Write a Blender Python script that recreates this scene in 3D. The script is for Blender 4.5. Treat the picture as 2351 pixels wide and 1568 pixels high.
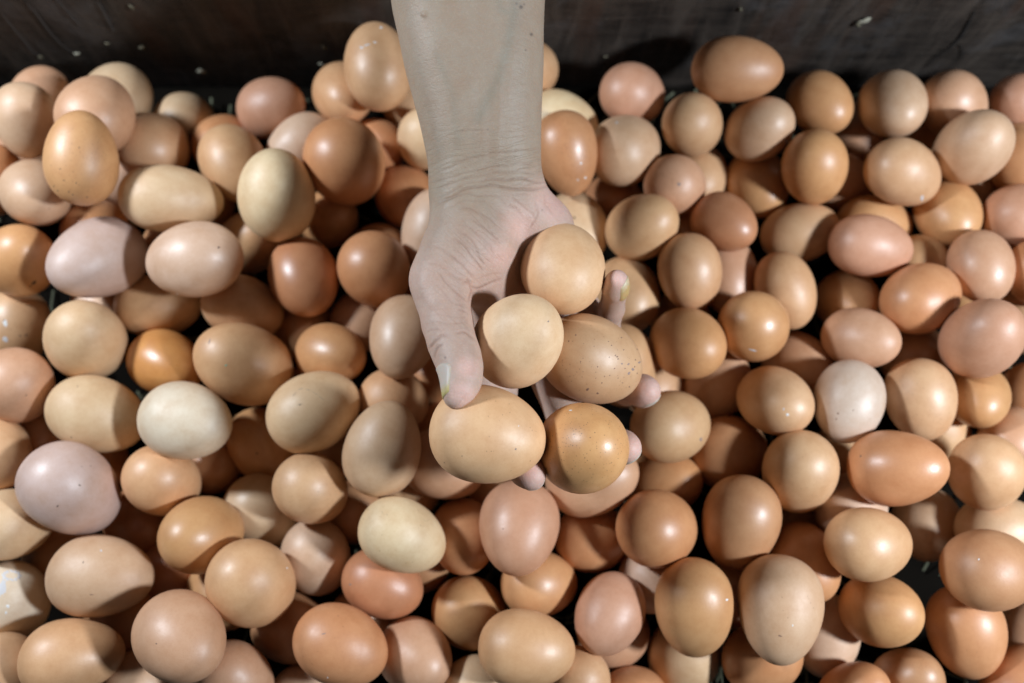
import bpy, bmesh, math, random
import numpy as np
from mathutils import Vector, Matrix
from mathutils.bvhtree import BVHTree

scene = bpy.context.scene
for o in list(bpy.data.objects):
    bpy.data.objects.remove(o)
random.seed(11)
rng = np.random.default_rng(11)

# ------------------------------------------------------------------ camera
TILT = math.radians(13.0)
DIST = 0.475
FPX = 28.0 / 36.0 * 2351.0            # focal length in pixels of a 2351 px wide frame
CAM = Vector((0, -DIST * math.sin(TILT), DIST * math.cos(TILT)))
FW = Vector((0, math.sin(TILT), -math.cos(TILT)))
UP = Vector((0, math.cos(TILT), math.sin(TILT)))
RT = Vector((1, 0, 0))
cd = bpy.data.cameras.new('camera')
cam = bpy.data.objects.new('camera', cd)
scene.collection.objects.link(cam)
cd.lens = 28.0
cd.sensor_width = 36.0
cd.clip_start = 0.01
cd.clip_end = 20.0
cam.location = CAM
cam.rotation_euler = (TILT, 0, 0)
cd.dof.use_dof = True
cd.dof.focus_distance = 0.372
cd.dof.aperture_fstop = 4.2
scene.camera = cam
scene.render.resolution_x = 1024
scene.render.resolution_y = 683

# ------------------------------------------------------------------ light
w = bpy.data.worlds.new('World')
scene.world = w
w.use_nodes = True
w.node_tree.nodes['Background'].inputs[0].default_value = (0.72, 0.86, 1.0, 1)
w.node_tree.nodes['Background'].inputs[1].default_value = 0.03

def bulb(name, loc, power, radius, col):
    l = bpy.data.lights.new(name, 'POINT')
    l.energy = power
    l.shadow_soft_size = radius
    l.color = col
    o = bpy.data.objects.new(name, l)
    scene.collection.objects.link(o)
    o.location = loc
    return o
bulb('bulb_left', (-0.56, 0.205, 0.48), 21.8, 0.042, (0.82, 0.905, 1.0))
bulb('bulb_right', (0.60, -0.17, 0.55), 32.5, 0.042, (0.82, 0.905, 1.0))

vs = scene.view_settings
vs.view_transform = 'Standard'
vs.look = 'None'
vs.exposure = 0.0
vs.gamma = 1.0
vs.use_curve_mapping = False

cy = scene.cycles
cy.max_bounces = 5
cy.diffuse_bounces = 4
cy.glossy_bounces = 2
cy.transmission_bounces = 1
cy.caustics_reflective = False
cy.caustics_refractive = False

# ------------------------------------------------------------------ helpers
def at(px, py, d):
    """point of the place seen at pixel (px, py) of the 2351 px wide photo, d metres in front of the lens"""
    return CAM + (FW + RT * ((px - 1175.5) / FPX) - UP * ((py - 784.0) / FPX)) * d

def lin(c):
    return tuple(((v / 255.0) / 12.92 if v <= 10 else (((v / 255.0) + 0.055) / 1.055) ** 2.4) for v in c)

def mesh_obj(name, verts, faces, mat=None, parent=None, smooth=True):
    me = bpy.data.meshes.new(name)
    me.from_pydata([tuple(v) for v in verts], [], faces)
    me.update()
    if smooth:
        me.polygons.foreach_set('use_smooth', [True] * len(me.polygons))
    if mat:
        me.materials.append(mat)
    o = bpy.data.objects.new(name, me)
    scene.collection.objects.link(o)
    if parent:
        o.parent = parent
    return o

def tag(o, label=None, cat=None, group=None, kind=None):
    for k, v in (('label', label), ('category', cat), ('group', group), ('kind', kind)):
        if v:
            o[k] = v
    return o

class NT:
    def __init__(self, name):
        self.m = bpy.data.materials.new(name)
        self.m.use_nodes = True
        self.t = self.m.node_tree
        self.b = self.t.nodes['Principled BSDF']
    def n(self, typ, **kw):
        x = self.t.nodes.new(typ)
        for k, v in kw.items():
            if k.startswith('i_'):
                key = k[2:]
                x.inputs[int(key) if key.isdigit() else key].default_value = v
            else:
                setattr(x, k, v)
        return x
    def l(self, a, b):
        self.t.links.new(a, b)
    def ramp(self, src, stops, interp='LINEAR'):
        r = self.n('ShaderNodeValToRGB')
        r.color_ramp.interpolation = interp
        el = r.color_ramp.elements
        while len(el) < len(stops):
            el.new(0.5)
        for e, (p, c) in zip(el, stops):
            e.position = p
            e.color = c if len(c) == 4 else (*c, 1)
        self.l(src, r.inputs[0])
        return r.outputs[0]
    def mix(self, fac, a, b, mode='MIX'):
        x = self.n('ShaderNodeMix', data_type='RGBA', blend_type=mode)
        for s, i in ((fac, 0), (a, 6), (b, 7)):
            if hasattr(s, 'is_linked'):
                self.l(s, x.inputs[i])
            else:
                x.inputs[i].default_value = s if i == 0 else (*s[:3], 1)
        return x.outputs[2]
    def math(self, op, a, b=0.0, c=0.0):
        x = self.n('ShaderNodeMath', operation=op)
        for s, i in ((a, 0), (b, 1), (c, 2)):
            if hasattr(s, 'is_linked'):
                self.l(s, x.inputs[i])
            else:
                x.inputs[i].default_value = s
        return x.outputs[0]

W1 = (1, 1, 1)
K0 = (0, 0, 0)

# ------------------------------------------------------------------ materials
def shell_material(name, freckled):
    s = NT(name)
    tc = s.n('ShaderNodeTexCoord')
    oi = s.n('ShaderNodeObjectInfo')
    gl = s.n('ShaderNodeAttribute', attribute_type='OBJECT', attribute_name='gloss')
    off = s.n('ShaderNodeVectorMath', operation='SCALE', i_0=(37.0, 91.0, 53.0))
    s.l(oi.outputs['Random'], off.inputs['Scale'])
    # undo the length stretch so that pores stay round
    sc = s.n('ShaderNodeVectorMath', operation='MULTIPLY', i_1=(1.27, 1, 1))
    s.l(tc.outputs['Object'], sc.inputs[0])
    p = s.n('ShaderNodeVectorMath', operation='ADD')
    s.l(sc.outputs[0], p.inputs[0]); s.l(off.outputs[0], p.inputs[1])
    P = p.outputs[0]
    # pigment: large soft clouds, fine grain
    big = s.n('ShaderNodeTexNoise', i_Scale=3.2, i_Detail=3.0, i_Roughness=0.65); s.l(P, big.inputs['Vector'])
    fine = s.n('ShaderNodeTexNoise', i_Scale=55.0, i_Detail=1.0, i_Roughness=0.6); s.l(P, fine.inputs['Vector'])
    col = s.mix(s.ramp(big.outputs[0], [(0.35, K0), (0.7, W1)]), oi.outputs['Color'],
                s.mix(1.0, oi.outputs['Color'], (0.86, 0.78, 0.70), 'MULTIPLY'))
    col = s.mix(s.math('MULTIPLY', s.ramp(fine.outputs[0], [(0.5, K0), (0.72, W1)]), 0.22), col,
                s.mix(1.0, col, (0.80, 0.68, 0.55), 'MULTIPLY'))
    if freckled:
        sp = s.n('ShaderNodeAttribute', attribute_type='OBJECT', attribute_name='speckle')
        def freckle(scale, size, thr, colr, col, amount):
            v = s.n('ShaderNodeTexVoronoi', i_Scale=scale, i_Randomness=1.0); s.l(P, v.inputs['Vector'])
            m1 = s.ramp(v.outputs['Distance'], [(size * 0.55, W1), (size, K0)])
            w_ = s.n('ShaderNodeSeparateColor'); s.l(v.outputs['Color'], w_.inputs[0])
            k = s.math('ADD', w_.outputs[0], s.math('MULTIPLY', s.math('SUBTRACT', big.outputs[0], 0.5), 0.8))
            k = s.math('GREATER_THAN', k, s.math('SUBTRACT', thr, s.math('MULTIPLY', sp.outputs['Fac'], 0.75)))
            f = s.math('MULTIPLY', s.math('MULTIPLY', m1, k), amount)
            return s.mix(f, col, colr)
        col = freckle(42.0, 0.30, 1.13, (0.12, 0.055, 0.025), col, 0.62)
        col = freckle(19.0, 0.16, 1.16, (0.10, 0.045, 0.03), col, 0.72)
    s.l(col, s.b.inputs['Base Color'])
    r = s.math('SUBTRACT', 0.60, s.math('MULTIPLY', gl.outputs['Fac'], 0.24))
    r = s.math('ADD', r, s.math('MULTIPLY', s.math('SUBTRACT', big.outputs[0], 0.5), 0.34))
    s.l(r, s.b.inputs['Roughness'])
    s.b.inputs['Specular IOR Level'].default_value = 0.75
    b1 = s.n('ShaderNodeBump', i_Strength=0.12, i_Distance=0.0005); s.l(fine.outputs[0], b1.inputs['Height'])
    s.l(b1.outputs[0], s.b.inputs['Normal'])
    return s.m
SHELL = shell_material('eggshell', False)
SHELL_F = shell_material('freckled_eggshell', True)

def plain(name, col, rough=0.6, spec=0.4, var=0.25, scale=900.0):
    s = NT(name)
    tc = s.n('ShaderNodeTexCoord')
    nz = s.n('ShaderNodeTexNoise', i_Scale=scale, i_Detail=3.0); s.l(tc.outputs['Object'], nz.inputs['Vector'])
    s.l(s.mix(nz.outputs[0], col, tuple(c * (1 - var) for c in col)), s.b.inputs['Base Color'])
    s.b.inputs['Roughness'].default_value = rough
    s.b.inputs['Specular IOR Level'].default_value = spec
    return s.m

def wood_material():
    s = NT('dark_stained_wood')
    tc = s.n('ShaderNodeTexCoord')
    # old dark board: streaks run up the face (z), slight lean, cross bands along x
    mp = s.n('ShaderNodeMapping', vector_type='POINT', i_Rotation=(0, 0.12, 0), i_Scale=(34.0, 34.0, 6.0)); s.l(tc.outputs['Object'], mp.inputs[0])
    st = s.n('ShaderNodeTexNoise', i_Scale=2.2, i_Detail=7.0, i_Roughness=0.68, i_Distortion=0.6); s.l(mp.outputs[0], st.inputs['Vector'])
    mp2 = s.n('ShaderNodeMapping', i_Scale=(8.0, 8.0, 44.0)); s.l(tc.outputs['Object'], mp2.inputs[0])
    gr = s.n('ShaderNodeTexNoise', i_Scale=3.0, i_Detail=8.0, i_Roughness=0.7, i_Distortion=0.8); s.l(mp2.outputs[0], gr.inputs['Vector'])
    bl = s.n('ShaderNodeTexNoise', i_Scale=19.0, i_Detail=6.0, i_Roughness=0.7); s.l(tc.outputs['Object'], bl.inputs['Vector'])
    c = s.ramp(st.outputs[0], [(0.34, (0.012, 0.0095, 0.008)), (0.52, (0.034, 0.026, 0.021)), (0.72, (0.080, 0.064, 0.052))])
    c = s.mix(s.ramp(gr.outputs[0], [(0.45, K0), (0.75, W1)]), c, (0.060, 0.046, 0.036))
    # greyed, dusty patches
    c = s.mix(s.math('MULTIPLY', s.ramp(bl.outputs[0], [(0.50, K0), (0.68, W1)]), 0.6), c, (0.085, 0.08, 0.08))
    # reddish stain
    rd = s.n('ShaderNodeTexNoise', i_Scale=17.0, i_Detail=3.0); s.l(mp.outputs[0], rd.inputs['Vector'])
    rd.inputs['Scale'].default_value = 0.9
    c = s.mix(s.math('MULTIPLY', s.ramp(rd.outputs[0], [(0.56, K0), (0.68, W1)]), 0.35), c, (0.075, 0.036, 0.022))
    # pale fine scuffs
    sc = s.n('ShaderNodeTexNoise', i_Scale=9.0, i_Detail=9.0, i_Roughness=0.8); s.l(mp.outputs[0], sc.inputs['Vector'])
    c = s.mix(s.math('MULTIPLY', s.ramp(sc.outputs[0], [(0.60, K0), (0.72, W1)]), 0.5), c, (0.17, 0.16, 0.15))
    s.l(c, s.b.inputs['Base Color'])
    s.l(s.math('ADD', 0.38, s.math('MULTIPLY', gr.outputs[0], 0.4)), s.b.inputs['Roughness'])
    s.b.inputs['Specular IOR Level'].default_value = 0.35
    h = s.math('ADD', s.math('MULTIPLY', st.outputs[0], 0.6), s.math('MULTIPLY', gr.outputs[0], 0.5))
    b = s.n('ShaderNodeBump', i_Strength=0.7, i_Distance=0.002); s.l(h, b.inputs['Height'])
    s.l(b.outputs[0], s.b.inputs['Normal'])
    return s.m
WOOD = wood_material()
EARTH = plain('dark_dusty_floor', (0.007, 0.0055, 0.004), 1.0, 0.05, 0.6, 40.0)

# ------------------------------------------------------------------ the crate: back board and floor
YW = 0.215
FLOOR = -0.074
crate = bpy.data.objects.new('wooden_crate', None)
scene.collection.objects.link(crate)
crate.location = (0, YW, FLOOR)
tag(crate, 'dark stained wooden crate board standing behind the heap of eggs', 'crate')

def grid_box(name, x0, x1, y0, y1, z0, z1, step, mat, parent, origin, wob=0.0):
    """a box whose big faces are a fine grid, gently uneven"""
    bm = bmesh.new()
    bmesh.ops.create_cube(bm, size=1.0)
    for v in bm.verts:
        v.co = Vector((x0 + (v.co.x + .5) * (x1 - x0), y0 + (v.co.y + .5) * (y1 - y0), z0 + (v.co.z + .5) * (z1 - z0)))
    bmesh.ops.bevel(bm, geom=bm.edges[:], offset=0.0025, segments=2, affect='EDGES', profile=0.6)
    bmesh.ops.subdivide_edges(bm, edges=[e for e in bm.edges if e.calc_length() > step * 3], cuts=24, use_grid_fill=True)
    for v in bm.verts:
        v.co.y += wob * (math.sin(v.co.x * 37) * 0.5 + math.sin(v.co.x * 91 + v.co.z * 60) * 0.3)
        v.co -= Vector(origin)
    me = bpy.data.meshes.new(name)
    bm.to_mesh(me); bm.free()
    me.polygons.foreach_set('use_smooth', [True] * len(me.polygons))
    me.materials.append(mat)
    o = bpy.data.objects.new(name, me)
    scene.collection.objects.link(o)
    o.parent = parent
    return o
OC = (0, YW, FLOOR)
board = grid_box('back_board', -0.62, 0.62, YW + 0.001, YW + 0.024, FLOOR - 0.012, 0.088, 0.02, WOOD, crate, OC, 0.0012)
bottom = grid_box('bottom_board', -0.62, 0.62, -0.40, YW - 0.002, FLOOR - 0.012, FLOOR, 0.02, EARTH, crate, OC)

# thin crack in the board and pale flecks stuck to it
FLECK = plain('dried_fleck', (0.42, 0.40, 0.31), 0.7)
FLECKG = plain('dull_fleck', (0.13, 0.115, 0.075), 0.8)
CRACK = plain('crack_shadow', (0.009, 0.007, 0.006), 0.9)
def wall_pt(px, py):
    d = FW + RT * ((px - 1175.5) / FPX) - UP * ((py - 784.0) / FPX)
    t = (YW - CAM.y) / d.y
    return CAM + d * t
def fleck(px, py, rx, ry, ang, mat, name='fleck', n=11):
    c = wall_pt(px, py)
    vs_, a = [], math.radians(ang)
    for lay, (y, k) in enumerate(((-0.0004, 1.0), (-0.0014, 0.62))):
        for i in range(n):
            t = 2 * math.pi * i / n
            r = 1 + 0.22 * math.sin(3 * t + px) + 0.12 * math.sin(5 * t + py)
            x, z = rx * k * r * math.cos(t), ry * k * r * math.sin(t)
            vs_.append((c.x + x * math.cos(a) - z * math.sin(a), YW + y, c.z + x * math.sin(a) + z * math.cos(a)))
    fc = [(i, (i + 1) % n, n + (i + 1) % n, n + i) for i in range(n)] + [tuple(range(n, 2 * n))]
    return mesh_obj(name, [Vector(v) - Vector(OC) for v in vs_], fc, mat, board)
for (x, y, rx, ry, a, m) in ((93, 129, .0019, .0016, 20, FLECKG), (176, 121, .0022, .0012, 0, FLECK), (327, 108, .0026, .0022, 30, FLECKG),
                             (462, 162, .0032, .0027, 0, FLECK), (738, 145, .0024, .0013, -10, FLECK), (745, 108, .0010, .0028, 25, FLECKG),
                             (1985, 46, .0042, .0021, 35, FLECK), (303, 15, .0011, .0026, 10, FLECKG), (246, 98, .0018, .0012, 0, FLECKG),
                             (600, 180, .0018, .0012, 0, FLECKG), (518, 240, .0022, .0016, 0, FLECKG), (1970, 56, .0016, .0022, 40, FLECKG),
                             (1390, 128, .0016, .0008, 0, FLECKG), (1700, 20, .0010, .0022, 20, FLECKG)):
    fleck(x, y, rx, ry, a, m)
def streak(pts, wid, mat, name):
    vs_, fc = [], []
    for i, (x, y) in enumerate(pts):
        c = wall_pt(x, y)
        k = wid * (0.35 + 0.65 * math.sin(math.pi * (i + .5) / len(pts))) * (0.8 + 0.4 * random.random())
        vs_ += [Vector((c.x - k, YW - .0005, c.z)), Vector((c.x, YW - .0009, c.z)), Vector((c.x + k, YW - .0005, c.z))]
    for i in range(len(pts) - 1):
        fc += [(3 * i, 3 * i + 1, 3 * i + 4, 3 * i + 3), (3 * i + 1, 3 * i + 2, 3 * i + 5, 3 * i + 4)]
    return mesh_obj(name, [v - Vector(OC) for v in vs_], fc, mat, board)
SCUFF = plain('pale_scratch', (0.06, 0.058, 0.058), 0.7)
streak([(62, 5), (82, 28), (100, 52), (118, 76), (140, 100), (168, 120)], .0007, SCUFF, 'scratch')
streak([(5, 30), (30, 62), (55, 92), (75, 118), (92, 128)], .0006, SCUFF, 'scratch')
streak([(130, -5), (160, 30), (186, 58)], .0006, SCUFF, 'scratch')
streak([(228, 5), (246, 40), (262, 70)], .0006, SCUFF, 'scratch')
streak([(2238, 25), (2224, 52), (2205, 85), (2178, 112), (2150, 128), (2130, 150)], .0008, CRACK, 'crack')
streak([(2205, 100), (2212, 116), (2208, 135)], .0007, CRACK, 'crack')

# ------------------------------------------------------------------ straw and husk on the crate floor
STRAW = plain('straw_husk', (0.24, 0.25, 0.16), 0.75, 0.3, 0.8, 30.0)
vs_, fc = [], []
for i in range(1500):
    x, y = random.uniform(-.42, .42), random.uniform(-.34, YW - .01)
    a, L = random.uniform(0, math.pi), random.uniform(.006, .024)
    h, wd = random.uniform(.0006, .010), random.uniform(.0004, .0011)
    tl = random.uniform(-.3, .3)
    dx, dy = math.cos(a), math.sin(a)
    b = len(vs_)
    for k in (-.5, 0., .5):
        z = FLOOR + h + tl * L * k + (.0012 if k == 0 else 0)
        z = max(z, FLOOR + .0006)
        cx, cy = x + dx * L * k, y + dy * L * k
        vs_ += [(cx - dy * wd, cy + dx * wd, z), (cx, cy, z + wd * .9), (cx + dy * wd, cy - dx * wd, z)]
    for k in (0, 3):
        fc += [(b + k, b + k + 1, b + k + 4, b + k + 3), (b + k + 1, b + k + 2, b + k + 5, b + k + 4)]
straw = mesh_obj('straw', vs_, fc, STRAW, smooth=False)
tag(straw, 'loose pale straw and husk glimpsed in gaps under the eggs', 'straw', kind='stuff')

# ------------------------------------------------------------------ eggs
def egg_mesh(k, name, nu=40, nv=30):
    """unit egg: length 1 along x (narrow end +x), width 1"""
    prof = []
    for j in range(1, nv):
        t = math.pi * j / nv
        x = -math.cos(t)
        prof.append((x * .5, .5 * math.sin(t) * (1 - k * x + 0.35 * k * (x * x - .33))))
    mx = max(r for _, r in prof)
    verts = [(-.5, 0, 0)]
    for x, r in prof:
        r *= .5 / mx
        for i in range(nu):
            a = 2 * math.pi * i / nu
            verts.append((x, r * math.cos(a), r * math.sin(a)))
    verts.append((.5, 0, 0))
    faces = []
    for i in range(nu):
        faces.append((0, 1 + (i + 1) % nu, 1 + i))
    for j in range(nv - 2):
        for i in range(nu):
            a, b = 1 + j * nu + i, 1 + j * nu + (i + 1) % nu
            faces.append((a, b, b + nu, a + nu))
    last = len(verts) - 1
    for i in range(nu):
        faces.append((last, last - nu + i, last - nu + (i + 1) % nu))
    me = bpy.data.meshes.new(name)
    me.from_pydata(verts, [], faces)
    me.update()
    bm = bmesh.new(); bm.from_mesh(me)
    bmesh.ops.recalc_face_normals(bm, faces=bm.faces)
    bm.to_mesh(me); bm.free()
    me.polygons.foreach_set('use_smooth', [True] * len(me.polygons))
    me.materials.append(SHELL)
    return me
EGG_MESH = [egg_mesh(k, 'egg_%s' % n) for k, n in ((0.06, 'round'), (0.11, 'oval'), (0.16, 'tapered'))]
BVH = []
for me in EGG_MESH:
    BVH.append(BVHTree.FromPolygons([v.co.copy() for v in me.vertices], [tuple(p.vertices) for p in me.polygons]))

PAL = {'o': (203, 146, 102), 'O': (205, 146, 84), 't': (207, 165, 125), 'T': (206, 176, 142), 'c': (216, 182, 144), 'C': (222, 198, 157), 'w': (218, 202, 178), 'p': (211, 178, 151), 'P': (207, 184, 166), 'm': (198, 172, 160), 'K': (197, 148, 119), 'k': (203, 158, 125), 'n': (203, 168, 136), 'h': (209, 164, 122), 'H': (229, 195, 156), 'y': (205, 154, 106), 'Y': (210, 168, 125), 'r': (192, 134, 96), 'd': (188, 140, 100), 'V': (224, 180, 136), 'A': (219, 178, 136), 'B': (218, 166, 112)}
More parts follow.
